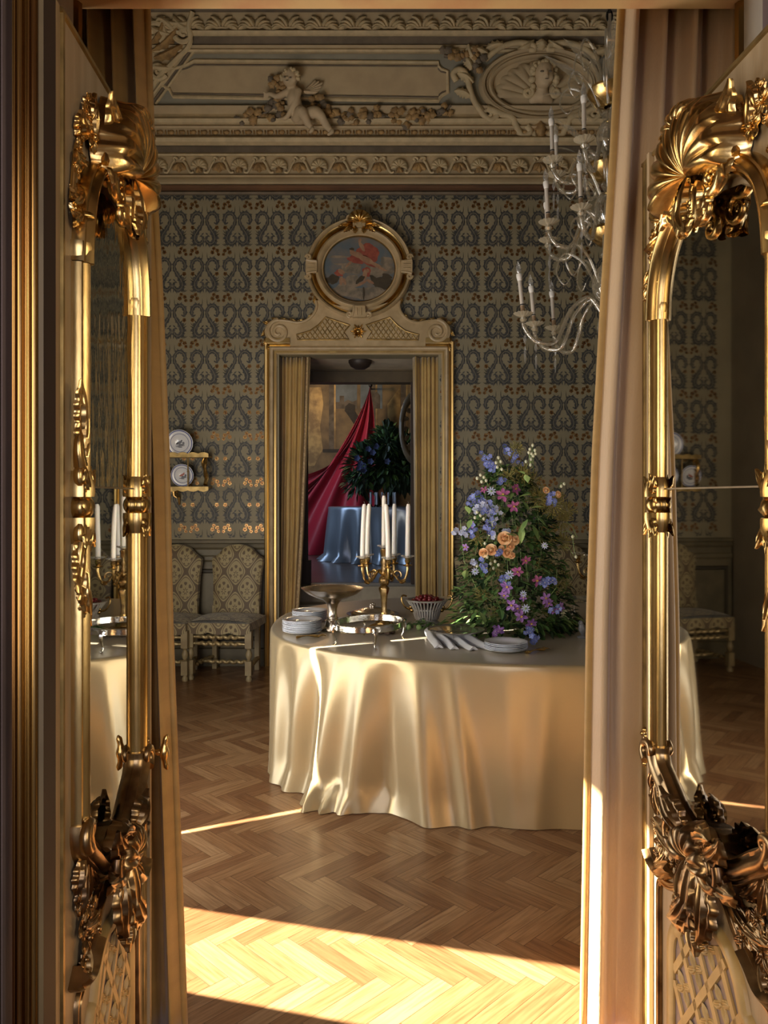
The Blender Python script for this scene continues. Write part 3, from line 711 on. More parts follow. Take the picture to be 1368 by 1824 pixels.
    for zc, sg in ((1.54, 1), (1.43, -1)):
        for k in range(3):
            RL(mb, LC-.238, zc+sg*.035*k, sg*(pi/2)+.10*(k-1), .115, .020, .018+.003*k, .3*(k-1), .024)
        mb.ball(fn(LC-.236, zc, .024), .020, 10, 8, 0, (1, .7, 1.3))
        T(mb, [(LC-.240-.012*sin(t*.5), zc+sg*(.02+.012*t)) for t in range(8)], .026, [.014-.0013*t for t in range(8)])
    mb.build('stile_clasp', M['gold_carve'], R, 75)
    # crest: fluted shell, curled leaves, scrolls, sprays of flowers
    mb = MB()
    SH(mb, LC, 2.205, .140, .055, .085, -.35, pi+.35, 11, 1.12)
    SH(mb, LC+.008, 2.315, .070, .085, .05, -.1, pi+.1, 7, .75)
    for a, L, w, c, uu, zz, o in ((2.9, .12, .028, -.9, -.05, 2.25, .05), (.25, .12, .028, .9, .05, 2.25, .05),
                               (3.5, .10, .026, .8, -.06, 2.21, .05), (-.4, .10, .026, -.8, .06, 2.21, .05), (-1.57, .12, .032, .3, 0, 2.20, .075), (-1.2, .11, .028, -.8, .03, 2.19, .06), (-1.95, .11, .028, .8, -.03, 2.19, .06),
                               (-1.57, .09, .03, -.6, 0, 2.155, .085)):
        RL(mb, LC+uu, zz, a, L, w, o, c, .035)
    for q in (1, -1):
        T(mb, [(LC+q*x, z) for x, z in spiral((.062, 2.17), .052, .008, 2.4, -1.35)], .055, [.017*(1-.6*i/40) for i in range(41)])
        T(mb, [(LC+q*x, z) for x, z in spiral((.045, 2.115), .034, .006, 1.2, 1.2)], .06, [.014*(1-.6*i/40) for i in range(41)])
        T(mb, catmull([(LC+q*.03, 2.235), (LC+q*.075, 2.25), (LC+q*.12, 2.22), (LC+q*.14, 2.18)], 5), .05, [.02-.0008*i for i in range(16)])
        mb.ball(fn(LC+q*.062, 2.17, .062), .014, 8, 6); mb.ball(fn(LC+q*.045, 2.115, .066), .011, 8, 6)
    mb.build('crest_carving', M['gold_carve'], R, 75)
    for q in (1, -1):
        mb = MB()
        for (x, z, r) in ((.155, 2.225, .03), (.19, 2.255, .024), (.215, 2.215, .022), (.175, 2.285, .02), (.235, 2.17, .018), (.245, 2.12, .014)): flower(mb, LC+q*x, z, r, .018)
        for (x, z, a, L) in ((.14, 2.22, .9, .12), (.17, 2.25, 1.3, .07), (.20, 2.20, .3, .07), (.20, 2.16, -.7, .09), (.23, 2.10, -1.3, .09), (.13, 2.25, 1.6, .06), (.24, 2.06, -1.4, .07)):
            RL(mb, LC+q*x, z, a if q > 0 else pi-a, L*.8, .020, .01, 1.1*q, .026)
        T(mb, [(LC+q*p[0], p[1]) for p in catmull([(.12, 2.22), (.18, 2.23), (.235, 2.17), (.262, 2.06)], 5)], .012, .006)
        mb.build('flower_spray', M['gold_carve'], R, 75)
    # S shaped foot of the mirror frame
    mb = MB()
    foot = catmull([(.222, .87), (.222, .845), (.207, .815), (.17, .785), (.135, .755), (.105, .735), (.065, .722)], 5)
    prof2 = [(-.036, 0), (-.036, .02), (-.028, .035), (-.02, .033), (-.012, .045), (0, .056), (.012, .05), (.02, .036), (.026, .04), (.034, .028), (.036, 0)]; prof2 = [(o*.8, h) for o, h in prof2]
    for q in (1, -1):
        mb.sweep([(LC+q*p[0], p[1]) for p in foot], [(o*q, h) for o, h in prof2], fn)
        mb.sweep([(LC+q*p[0], p[1]) for p in catmull([(.248, .585), (.228, .568), (.195, .562), (.165, .585), (.14, .60)], 5)], [(o*q*.7, h) for o, h in prof2], fn)
        T(mb, [(LC+q*x, z) for x, z in spiral((.225, .852), .03, .006, -1.2, .9)], .045, [.014*(1-.5*i/40) for i in range(41)])
    mb.build('frame_foot', M['gold_dark'], R, 60)
    # central leafy boss below the mirror
    mb = MB()
    SH(mb, LC, .70, .075, .05, .06, -.2, pi+.2, 7)
    for a, L, w, c, uu, zz, o in ((-1.57, .17, .045, .2, 0, .70, .06), (-1.25, .15, .03, -.7, .03, .69, .05), (-1.9, .15, .03, .7, -.03, .69, .05), (-1.57, .10, .04, 1.2, .005, .62, .075), (-.6, .12, .03, 1.1, .04, .72, .05), (3.7, .12, .03, -1.1, -.04, .72, .05),
                               (.3, .11, .026, .9, .04, .735, .06), (2.85, .11, .026, -.9, -.04, .735, .06), (1.2, .08, .024, -1.2, .03, .75, .07), (1.95, .08, .024, 1.2, -.03, .75, .07), (-1.57, .07, .03, -.7, 0, .57, .05)):
        RL(mb, LC+uu, zz, a, L, w, o, c, .035)
    for q in (1, -1):
        T(mb, [(LC+q*x, z) for x, z in spiral((.06, .715), .045, .007, .6, -1.3)], .07, [.014*(1-.5*i/40) for i in range(41)])
        T(mb, [(LC+q*x, z) for x, z in spiral((.035, .645), .032, .006, 2.6, 1.2)], .06, [.011*(1-.5*i/40) for i in range(41)])
    mb.build('leaf_boss', M['gold_dark'], R, 75)
    for q in (1, -1):
        mb = MB()
        for (x, z, r) in ((.15, .655, .034), (.19, .63, .03), (.13, .615, .026), (.215, .665, .024), (.175, .685, .022), (.205, .595, .022), (.235, .72, .018)): flower(mb, LC+q*x, z, r, .018)
        for (x, z, a, L) in ((.08, .68, -.5, .13), (.10, .65, -.2, .12), (.12, .70, .5, .10), (.18, .70, 1.0, .09), (.22, .69, 1.4, .09), (.13, .62, -1.0, .09), (.18, .61, -1.2, .08), (.24, .74, 1.6, .07)):
            RL(mb, LC+q*x, z, a if q > 0 else pi-a, L, .018, .012, .6*q, .024)
        mb.build('flower_garland', M['gold_dark'], R, 75)
    # lower panel: swooping outer moulding, arched lattice panel with rosettes
    mb = MB()
    outer = [tuple(p) for p in catmull([(.02, .655), (.06, .64), (.10, .60), (.14, .555), (.175, .536), (.203, .530), (.219, .515), (.222, .48)], 6)]+[(.222, .06)]
    pr = [(-.010, 0), (-.010, .010), (-.007, .016), (-.003, .017), (-.001, .010), (.002, .010), (.004, .014), (.007, .013), (.009, .006), (.010, 0)]
    for q in (1, -1): mb.sweep([(LC+q*x, z) for x, z in outer], [(o*q, h) for o, h in pr], fn)
    mb.sweep([(LC-.235, .06), (LC+.235, .06)], pr, fn)
    mb.build('lower_moulding', M['gold_dark'], R)
    arch = [(0, .555), (.035, .56), (.075, .545), (.105, .51), (.125, .462), (.14, .452), (.152, .43), (.158, .40)]
    arch = [tuple(p) for p in catmull(arch, 4)]+[(.158, .10)]
    loop = [(LC+x, z) for x, z in arch]+[(LC-x, z) for x, z in reversed(arch) if x > 0]
    lat = MB().prism(loop, fn, 0, .006).build('lattice_panel', M['stone_mauve'], R, smooth=0)
    mb = MB(); mb.sweep(loop, [(-.016, 0), (-.016, .014), (-.008, .022), (.006, .022), (.014, .012), (.016, 0)], fn, closed=True)
    mb.build('lattice_border', M['ochre_paint'], lat)
    mb = MB()
    def inside(x, z): return abs(x) < .142 and z > .11 and z < interp([(0, .535), (.04, .535), (.08, .51), (.11, .46), (.15, .42), (.2, .4)], abs(x))
    st = .16
    for sg in (1, -1):
        for k in range(-8, 12):
            run = []
            for i in range(0, 140):
                z = .10+i*.0034; x = sg*((z-.10)*.62)+(k-1)*st*.62
                if inside(x, z): run.append((LC+x, z))
            if len(run) > 3: mb.sweep([run[0], run[-1]], [(-.009, .005), (-.008, .014), (.008, .014), (.009, .005)], fn)
    mb.build('lattice_bars', M['ochre_paint'], lat)
    mb = MB()
    for i in range(-5, 6):
        for j in range(0, 12):
            x = i*st*.31; z = .10+j*st*.5+(0 if i % 2 else 0)
            if (i+j) % 2 == 0: continue
            if inside(x, z-.03) and inside(x, z+.03):
                for k in range(4): RL(mb, LC+x, z, pi/4+k*pi/2, .036, .011, .007, .4, .010, 1)
                mb.ball(fn(LC+x, z, .012), .005, 6, 5)
    mb.build('lattice_rosettes', M['ochre_paint'], lat)
    mb = MB()
    for u in (.018, LW-.03, LW-.012): mb.sweep([(u, .02), (u, LH-.01)], [(-.006, 0), (-.004, .008), (.004, .008), (.006, 0)], fn)
    mb.sweep([(.01, LH-.006), (LW, LH-.006)], [(-.006, 0), (-.004, .008), (.004, .008), (.006, 0)], fn)
    mb.build('edge_bead', M['gold_dull'], R)
    if handle:
        hb = MB(); z = .845; u = LW-.045
        hb.lathe([(.001, 0), (.012, 0), (.014, .004), (.009, .008), (.007, .03), (.009, .036), (.007, .05), (.006, .06)], (0, 0, 0), 12)
        for i, v in enumerate(hb.v): hb.v[i] = fn(u+v[0], z+v[1], .03+v[2])
        h = hb.build('door_handle', M['gold_carve'], R)
        hb = MB(); hb.tube([fn(u, z+.045*t, .088+.012*t*t) for t in [i/6-1 for i in range(13)]], [.002+.011*sqrt(max(0, 1-(i/6-1)**2))*(.75+.25*cos((i-6)*1.05)) for i in range(13)], 10)
        hb.build('grip', M['gold_carve'], h)
    eb = MB(); eb.ball(fn(LW-.03, .835, .008), .03, 10, 12, 0, (.5, .35, 1.6))
    for k in range(8): a = 2*pi*k/8; eb.ball(fn(LW-.03+.016*cos(a), .835+.045*sin(a), .012), .008, 6, 5)
    eb.build('escutcheon', M['bronze'], R)
    return R
leaf_door('door_1', (-.593, 1.39), radians(92.9), -1, 'open gilt door leaf on the left with a tall wavy mirror reflecting candles', M['mirror_wavy'], M['mirror_left'], True, .3125, .635, .215, 0.0)
leaf_door('door_2', (.740, 1.36), radians(93.2), 1, 'open gilt door leaf on the right with a dim mirror showing a chair', M['mirror_right'], M['mirror_right'], False, .336, .66, .270, 0.005)

# ---------------------------------------------------------------- curtains of the doorway
def near_curtain(label, s, edge, outer, m, folds, ph):
    R = empty('curtain', (outer, 2.125, 0)); edge = [(a, b*.98) for a, b in edge]; tag(R, label, 'curtain')
    zs = [2.96-i*2.95/40 for i in range(41)]
    def pt(t, v):
        z = 2.96-2.95*v; e = interp(edge, 2.96-z)
        q = t**.9; x = lerp(e, outer, q)
        amp = .034*(1-.35*exp_(t))*(.75+.35*v)
        y = .035*sin(2*pi*folds*t**.85+ph+.6*sin(v*3+t*5))+.010*sin(2*pi*folds*2.3*t+v*2)+.02*v
        return (x-outer, y*(1 if t > .02 else .6)-.01, z)
    def exp_(t): return math.exp(-t*8)
    mb = MB(); mb.grid(pt, 120, 40); o = mb.build('cloth', m, R, 80)
    md = o.modifiers.new('thick', 'SOLIDIFY'); md.thickness = .003
    def strip(t, v):
        x, y, z = pt(0, v); w = .022
        return (x+s*w*t-s*.010, y-.006-.008*sin(pi*t), z)
    mb = MB(); mb.grid(strip, 4, 40); l = mb.build('lining_edge', M['curtain_gold'], R, 80); md = l.modifiers.new('thick', 'SOLIDIFY'); md.thickness = .003
    return R
near_curtain('amber silk curtain at the left of the doorway, behind the left door leaf', -1, [(0, -.672), (.5, -.655), (.9, -.632), (1.35, -.614), (1.8, -.605), (2.3, -.588), (2.96, -.566)], -1.0, M['curtain_gold'], 5.3, 2.2)
near_curtain('pinkish tan silk curtain at the right of the doorway, beside the right door leaf', 1, [(0, .675), (.5, .648), (.9, .622), (1.35, .597), (1.8, .582), (2.3, .576), (2.96, .566)], 1.05, M['curtain'], 4.7, 2.2)

# ---------------------------------------------------------------- back door: frame, overdoor with oval painting, gold drapes
fy = lambda x, z, h: (x, YB-h, z)
mb = MB()
pf = [(-.055, 0), (-.055, .045), (-.045, .06), (-.03, .055), (-.02, .03), (-.01, .035), (.005, .05), (.02, .045), (.03, .02), (.045, .02), (.055, .01), (.055, -.03)]
path = [(-1.005, 0), (-1.005, 2.825), (.565, 2.825), (.565, 0)]
mb.sweep(path, [(-o, h) for o, h in pf], fy)
k = len(pf)
o = mb.build('spot_mask7', [M['frame_gold'], M['ivory']], smooth=30); struct(o)
for i, p in enumerate(o.data.polygons):
    if i < 3*(k-1) and (i % (k-1)) in (5, 6, 7, 9, 10): p.material_index = 1
def C3(cx, cy): return ((440+cx/3.42-684)/F*YB, 1.5-(360+cy/3.42-885)/F*YB)
OD = empty('overdoor', (P(640, 0, YB).x, YB, 2.87)); tag(OD, 'scrolled ivory and gilt overdoor panel with a round-topped painting frame above the back door', 'overdoor')
ox, oz = OD.location.x, 2.87
fo = lambda x, z, h: (x-ox, -h, z-oz)
half = [(676, 655), (800, 640), (880, 615), (928, 608), (925, 650), (945, 695), (985, 730), (1040, 745), (1100, 735), (1165, 732), (1210, 752), (1230, 795), (1215, 842), (1180, 856), (1085, 862), (1085, 884)]
poly = [C3(*p) for p in half]+[C3(676*2-a, b) for a, b in reversed(half) if a != 676]
body = MB().prism(poly, fo, .0, .06).build('panel', M['ivory'], OD, smooth=0)
mb = MB()
for q in (1, -1):
    e = [C3(676+q*(a-676), b) for a, b in [(930, 612), (925, 650), (945, 695), (985, 730), (1040, 745), (1100, 735), (1165, 732), (1210, 752), (1230, 795), (1215, 842), (1180, 856), (1085, 862)]]
    mb = MB(); mb.tube([fo(p[0], p[1], .062) for p in catmull(e, 4)], .013, 7)
    c = C3(676+q*478, 800); sp = spiral(c, .135 if False else .105, .02, pi/2, -q*1.6)
    mb.tube([fo(p[0], p[1], .065) for p in sp], [.02*(1-.4*i/40) for i in range(41)], 8)
    mb.build('scroll_edge', M['ivory'], OD)
mb = MB()
for q in (1, -1):
    for (a, b, ang, L) in ((932, 625, 1.3, .07), (938, 680, -.9, .08), (980, 728, -.25, .09), (1030, 742, .15, .09), (1085, 738, .2, .09), (1140, 732, .1, .09), (1190, 740, -.2, .09), (1226, 772, -1.2, .09), (1228, 820, -1.5, .09), (1228, 850, -1.7, .10)):
        x, z = C3(676+q*(a-676), b); relief_leaf(mb, x, -z, ang if q > 0 else pi-ang, L, .022, .03, 0, .5*q, .03, lambda a_, b_, d: fo(a_, -b_, d))
mb.build('gilt_leaves', M['frame_gold'], OD)
for q in (1, -1):
    tri = [C3(676+q*(a-676), b) for a, b in [(725, 760), (870, 712), (915, 760), (965, 795), (1045, 818), (1040, 848), (730, 846), (760, 802)]]
    pn = MB().prism(tri, fo, .055, .063).build('lattice_inset', M['ivory'], OD, smooth=0)
    mb = MB(); mb.tube([fo(p[0], p[1], .064) for p in tri+[tri[0]]], .008, 6)
    for sg in (1, -1):
        for k_ in range(-6, 22):
            run = []
            for i in range(60):
                b = 715+i*2.2; a = 740+k_*30+sg*(b-780)*.72
                top = interp([(700, 790), (760, 750), (870, 716), (915, 764), (965, 799), (1045, 820)], a); left = 735+(30*(1-abs(b-802)/45) if abs(b-802) < 45 else 0)
                if top < b < 844 and left < a < 1040: run.append(C3(676+q*(a-676), b))
            if len(run) > 2: mb.tube([fo(*run[0], .064), fo(*run[-1], .064)], .005, 5)
    mb.build('lattice', M['gold_dull'], pn)
mb = MB(); x, z = C3(679, 797)
for k in range(12): relief_leaf(mb, x, -z, 2*pi*k/12, .055 if k % 2 else .07, .012, .06, 0, 0, .02, lambda a_, b_, d: fo(a_, -b_, d), 1)
mb.ball(fo(x, z, .075), .02, 10, 8); mb.build('star_rosette', M['gold'], OD)
mb = MB()
for a in (193, 1158):
    mb = MB(); x0, z0 = C3(a-73, 838); x1, z1 = C3(a+73, 866); mb.box(min(x0, x1)-ox, max(x0, x1)-ox, -.075, 0, min(z0, z1)-oz, max(z0, z1)-oz); mb.build('gilt_block', M['frame_gold'], OD, smooth=0)

# round frame
ec = C3(685, 415); RX, RZ = 318/3.42/F*YB, 302/3.42/F*YB; IX, IZ = 214/3.42/F*YB, 195/3.42/F*YB
fr = MB()
def ering(mb, ix, iz, ox_, oz_, prof, m=0, n=72):
    vs = []
    for i in range(n):
        a = 2*pi*i/n
        for t, h in prof: vs.append(fo(ec[0]+lerp(ix, ox_, t)*cos(a), ec[1]+lerp(iz, oz_, t)*sin(a), h))
    k = len(prof); mb.add(vs, [(i*k+j, ((i+1) % n)*k+j, ((i+1) % n)*k+j+1, i*k+j+1) for i in range(n) for j in range(k-1)], m)
ering(fr, IX, IZ, RX, RZ, [(0, .02), (.05, .05), (.12, .052), (.2, .085), (.34, .10), (.44, .09), (.5, .06)], 0)
ering(fr, IX, IZ, RX, RZ, [(.78, .065), (.84, .10), (.93, .11), (1.0, .09), (1.02, 0)], 0)
frame = fr.build('round_frame', M['ivory'], OD, 45)
mb = MB(); ering(mb, IX, IZ, RX, RZ, [(0, .02), (-.01, .04), (.03, .055), (.06, .05)]); ering(mb, IX, IZ, RX, RZ, [(.5, .06), (.56, .04), (.62, .055), (.70, .07), (.76, .075), (.79, .06)])
mb.build('gilt_rings', M['gold'], frame, 45)
mb = MB()
for a in (0, pi/2, pi, -pi/2):
    cx, cz = ec[0]+lerp(IX, RX, .72)*cos(a), ec[1]+lerp(IZ, RZ, .72)*sin(a); t = Vector((-sin(a), cos(a))); r = Vector((cos(a), sin(a)))
    def q_(d, e): return (cx+t.x*d+r.x*e, cz+t.y*d+r.y*e)
    mb = MB(); mb.prism([q_(-.05, -.055), (q_(.05, -.055)), q_(.045, 0), q_(.055, .045), q_(-.055, .045), q_(-.045, 0)], fo, .05, .118)
    for sg in (1, -1):
        sp = spiral(q_(sg*.082, .022), .026, .006, a, sg*1.2); mb.tube([fo(p[0], p[1], .11) for p in sp], .012, 6)
        mb.tube([fo(*q_(sg*d, e), .115) for d, e in ((.045, -.05), (.05, 0), (.06, .04))], .011, 6)
    for d in (-.018, .018): mb.tube([fo(*q_(d, -.035), .12), fo(*q_(d, .03), .12)], .006, 5)
    mb.build('frame_clasp', M['ivory'], frame, 40)
mb = MB(); x, z = C3(688, 150)
shell_relief(mb, x, -z, .115, .10, 0, .06, lambda a_, b_, d: fo(a_, -b_, d), -.3, pi+.3, 7, 1.0)
for q in (1, -1):
    for ang, L in ((.2, .16), (-.25, .13), (-1.2, .08)): relief_leaf(mb, x+q*.03, -z+.02, ang if q > 0 else pi-ang, L, .022, .10, 0, -.6*q, .03, lambda a_, b_, d: fo(a_, -b_, d))
mb.build('shell_crest', M['gold'], frame)
# painting: a floating figure in red over clouds, painted in patches on one canvas
mb = MB()
def blob(cx, cy, rx, ry, m, d, rot=0, n=22, wob=.12):
    pts = []
    for i in range(n):
        a = 2*pi*i/n; r = 1+wob*sin(3*a+cx)+wob*.7*sin(5*a+cy); u, v = rx*r*cos(a), ry*r*sin(a)
        x, z = C3(cx+u*cos(rot)-v*sin(rot), cy+u*sin(rot)+v*cos(rot)); pts.append(fo(x, z, d))
    mb.add(pts, [tuple(range(n))], m)
mb.add([fo(ec[0]+IX*1.02*cos(2*pi*i/48), ec[1]+IZ*1.02*sin(2*pi*i/48), .030) for i in range(48)], [tuple(range(48))], 0)
for b in ((560, 340, 60, 8, 2), (600, 385, 70, 7, 2), (640, 405, 60, 40, 2), (800, 420, 95, 40, 2), (850, 365, 40, 26, 2), (590, 545, 75, 40, 2), (640, 490, 50, 40, 2), (720, 560, 130, 38, 2), (820, 500, 60, 40, 3), (530, 475, 30, 30, 3)): blob(*b[:4], b[4], .0304+b[1]*1e-7)
for b in ((735, 305, 68, 42, 1, .0), (660, 358, 48, 22, 1, .3), (735, 365, 60, 24, 1, .5), (770, 330, 34, 40, 1, 0), (560, 440, 26, 18, 1, .4), (730, 430, 30, 24, 1, 1.2)): blob(b[0], b[1], b[2], b[3], 1, .0310+b[0]*1e-7, b[5])
for b in ((672, 328, 46, 17, .35), (730, 360, 50, 18, .45), (785, 390, 46, 11, .5), (820, 412, 36, 8, .45), (640, 305, 13, 15, 0), (700, 278, 12, 32, -.5), (688, 243, 9, 16, .2), (620, 385, 26, 7, -.8), (575, 430, 22, 14, .6), (575, 485, 12, 26, .1), (595, 490, 9, 22, -.3), (718, 450, 13, 34, .1), (700, 500, 34, 9, -.5), (750, 490, 26, 9, .5), (735, 425, 11, 12, 0)): blob(b[0], b[1], b[2], b[3], 4, .0316+b[0]*1e-7, b[4], wob=.06)
for b in ((640, 293, 15, 8, .1), (690, 478, 34, 14, -.7), (770, 470, 26, 14, .6), (712, 560, 7, 40, 0), (500, 480, 26, 18, 0), (850, 460, 30, 18, .2)): blob(b[0], b[1], b[2], b[3], 3, .0322, b[4])
mb.build('painting', [M['sky_blue'], M['paint_red'], M['paint_cloud'], M['paint_dark'], M['flesh']], frame, smooth=0)

def back_drape(label, xs_out, edge, n, ph, s):
    R = empty('drape', (xs_out, 6.95, 0)); tag(R, label, 'curtain')
    def pt(t, v):
        z = lerp(2.76, .02, v); e = interp(edge, 2.76-z)
        return (lerp(e, xs_out, t)-xs_out, (.022+.016*sin(9*t+ph))*sin(2*pi*n*(t+.05*sin(7*t+2*ph))+ph+.5*sin(v*3))+.010*sin(2*pi*n*1.7*t+v*4), z)
    o = MB().grid(pt, 90, 26).build('cloth', M['drape_gold'], R, 80); md = o.modifiers.new('thick', 'SOLIDIFY'); md.thickness = .004
    def st(t, v): x, y, z = pt(0, v); return (x+s*.034*t, y-.012, z)
    MB().grid(st, 2, 30).build('braid', M['braid'], R, 80)
back_drape('gold drape on the left side of the back doorway, behind the plates and silver tazza', -.99, [(0, -.665), (.8, -.69), (1.6, -.725), (2.3, -.765), (2.76, -.785)], 7.5, .6, -1)
back_drape('gold drape on the right side of the back doorway, behind the cherries', .60, [(0, .262), (.8, .272), (1.6, .278), (2.76, .29)], 6.5, 1.2, 1)
mb = MB(); mb.lathe([(.001, -.085), (.05, -.08), (.09, -.055), (.11, -.02), (.11, 0), (.001, 0)], (-.225, 7.25, 2.785), 24)
tag(mb.build('ceiling_lamp', M['black_fringe']), 'dark domed ceiling lamp in the passage above the back doorway', 'lamp')
# ---------------------------------------------------------------- chairs against the back wall
def chair(loc, rz, label):
    R = empty('upholstered_chair', loc, rz); tag(R, label, 'chair', 'damask chairs along the back wall')
    w, d = .245, .23
    seat = MB()
    def sf(u, v):
        x = lerp(-.26, .26, u); y = lerp(-.25, .23, v)
        z = .47+.045*(sin(pi*u)**.4)*(sin(pi*min(1, v*.9+.1))**.4)-.0
        return (x, y, z)
    seat.grid(sf, 14, 12)
    seat.box(-.26, .26, -.25, .23, .405, .472)
    sk = []
    n = 28
    for i in range(n+1):
        t = i/n; x = lerp(-.262, .262, t); sk.append((x, .40-.022*abs(sin(pi*3*t))**.7))
    for q in range(n):
        for y in (-.255,): seat.add([(sk[q][0], y, .472), (sk[q+1][0], y, .472), (sk[q+1][0], y, sk[q+1][1]), (sk[q][0], y, sk[q][1])], [(0, 1, 2, 3)])
    s = seat.build('seat', M['damask'], R, 50); set_grain(s, lambda c: (c.x, c.y*1.0+c.z*1.0, 0))
    bk = MB()
    def half(z):   # half width of the back
        return interp([(.50, .205), (.60, .205), (.80, .212), (.93, .228), (.965, .228), (.985, .19), (1.01, .16), (1.05, .125), (1.075, .07), (1.085, .0)], z)
    zs = [.50, .505, .52, .56, .62, .7, .8, .88, .93, .96, .975, .99, 1.01, 1.03, 1.05, 1.065, 1.075, 1.082, 1.085]
    def bf(u, v):
        i = v*(len(zs)-1); z = zs[int(i)]; h = half(z); x = (u*2-1)*h
        y = .215+.10*(z-.5)-.028*(max(0, 1-(u*2-1)**4)**.5)*min(1, (1.09-z)*14)
        if v == 0: z += -.015*abs(sin(pi*3*u))
        return (x, y-.02, z)
    bk.grid(bf, 14, len(zs)-1)
    def bb(u, v):
        x, y, z = bf(u, v); return (x, .25+.10*(z-.5), z)
    bk.grid(bb, 14, len(zs)-1)
    for u in (0, 1):
        bk.add([bf(u, i/(len(zs)-1)) for i in range(len(zs))]+[bb(u, i/(len(zs)-1)) for i in range(len(zs))], [(i, i+1, len(zs)+i+1, len(zs)+i) for i in range(len(zs)-1)])
    b = bk.build('backrest', M['damask'], R, 60); set_grain(b, lambda c: (c.x, c.z+.02, 0))
    for sx in (-1, 1):
        mb = MB(); x = sx*(w-.0)
        mb.box(x-.027, x+.027, -.245, -.191, .27, .41); c = (x, -.218, 0)
        mb.lathe([(.012, .262), (.024, .258), (.015, .245), (.026, .215), (.028, .20), (.02, .178), (.012, .165), (.022, .16), (.012, .153)], (x, -.218, .01), 12)
        mb.box(x-.026, x+.026, -.244, -.192, .05, .165); mb.lathe([(.001, 0), (.022, 0), (.027, .018), (.02, .035), (.014, .05), (.02, .055)], c, 12)
        mb.build('leg', M['chair_paint'], R, 40)
        mb = MB(); mb.box(sx*.19-.02, sx*.19+.02, .19, .235, .0, .55); mb.build('leg', M['chair_paint'], R, 0)
    def twist(p0, p1, r, name, m):
        p0, p1 = Vector(p0), Vector(p1); L = (p1-p0).length; n = 44; t = (p1-p0).normalized(); a = t.orthogonal().normalized(); b2 = t.cross(a); mb = MB(); pts = []; rr = []
        for i in range(n+1):
            f = i/n; e = min(1, max(0, min(f, 1-f)*10-.9)); ang = f*2*pi*L/.062
            pts.append(p0+(p1-p0)*f+(a*cos(ang)+b2*sin(ang))*r*.38*e); rr.append(r*(1 if e > 0 else .8)*(.85 if e < .4 and i % 3 else 1))
        mb.tube(pts, rr, 9); mb.build(name, m, R, 70)
    for z in (.355, .30): twist((-.22, -.218, z), (.22, -.218, z), .017, 'stretcher', M['chair_gilt'])
    twist((-.235, -.01, .11), (.235, -.01, .11), .016, 'stretcher', M['chair_gilt'])
    for sx in (-1, 1): twist((sx*.242, -.19, .11), (sx*.2, .20, .11), .016, 'stretcher', M['chair_gilt'])
    return R
c0 = chair((-1.315, 6.50, 0), radians(-7), 'damask chair beside the left frame of the back door')
dup(c0, 'damask chair half hidden by the amber curtain, under the plate shelf', (-1.845, 6.50, 0), radians(-5))
dup(c0, 'damask chair in shadow right of the back door, behind the left side of the flowers', (.86, 6.52, 0), radians(2))
dup(c0, 'damask chair in deep shadow beyond the flowers, next to the tan curtain', (1.62, 6.52, 0), radians(3))

# ---------------------------------------------------------------- wall shelf with faience plates
SX = -1.80
R = empty('wall_shelf', (SX, YB, 1.60)); tag(R, 'gilded wall shelf with scalloped edges holding painted plates on the wallpaper', 'shelf')
for nm, z in (('upper_board', 1.845), ('lower_board', 1.575)):
    mb = MB(); mb.box(-.27, .27, -.15, 0, z-1.60, z-1.60+.014)
    n = 36
    for i in range(n):
        a, b = lerp(-.27, .27, i/n), lerp(-.27, .27, (i+1)/n); h = lambda t: .02+.012*abs(sin(t*pi*6/.54))
        sg = 1 if nm[0] == 'u' else -1; zz = z-1.60+(.012 if sg > 0 else .002)
        mb.add([(a, -.151, zz), (b, -.151, zz), (b, -.151, zz+sg*h(b)), (a, -.151, zz+sg*h(a)), (a, -.143, zz), (b, -.143, zz), (b, -.143, zz+sg*h(b)), (a, -.143, zz+sg*h(a))], [(0, 1, 2, 3), (5, 4, 7, 6), (3, 2, 6, 7)])
    mb.build(nm, M['gold_dull'], R, 0)
for q in (1, -1):
    mb = MB(); mb.tube([(q*.24, -.13+.02*sin(t), z) for t, z in [(i*.7, .005+i*.0245) for i in range(11)]], [.012+.008*abs(cos(i*.8)) for i in range(11)], 8)
    mb.tube([(q*(.235+.025*sin(i*.63)), -.125, .01+i*.0245) for i in range(11)], .009, 7); mb.build('side_bracket', M['gold'], R)
for x in (-.09, .09): mb = MB(); mb.tube([(x, -.142, -.01), (x, -.142, .25)], .006, 8); mb.ball((x, -.142, .12), .010, 8, 6); mb.build('spindle', M['gold_dull'], R)
for x in (-.02,):
    mb = MB(); mb.tube([(x, -.10, -.03), (x, -.11, -.06), (x, -.07, -.08), (x, -.03, -.10), (x, -.015, -.17)], [.018, .016, .014, .013, .008], 8); mb.tube([(x-.05, -.03, -.03), (x-.045, -.02, -.09), (x-.02, -.015, -.11)], [.012, .012, .006], 7); mb.build('bracket', M['gold'], R)
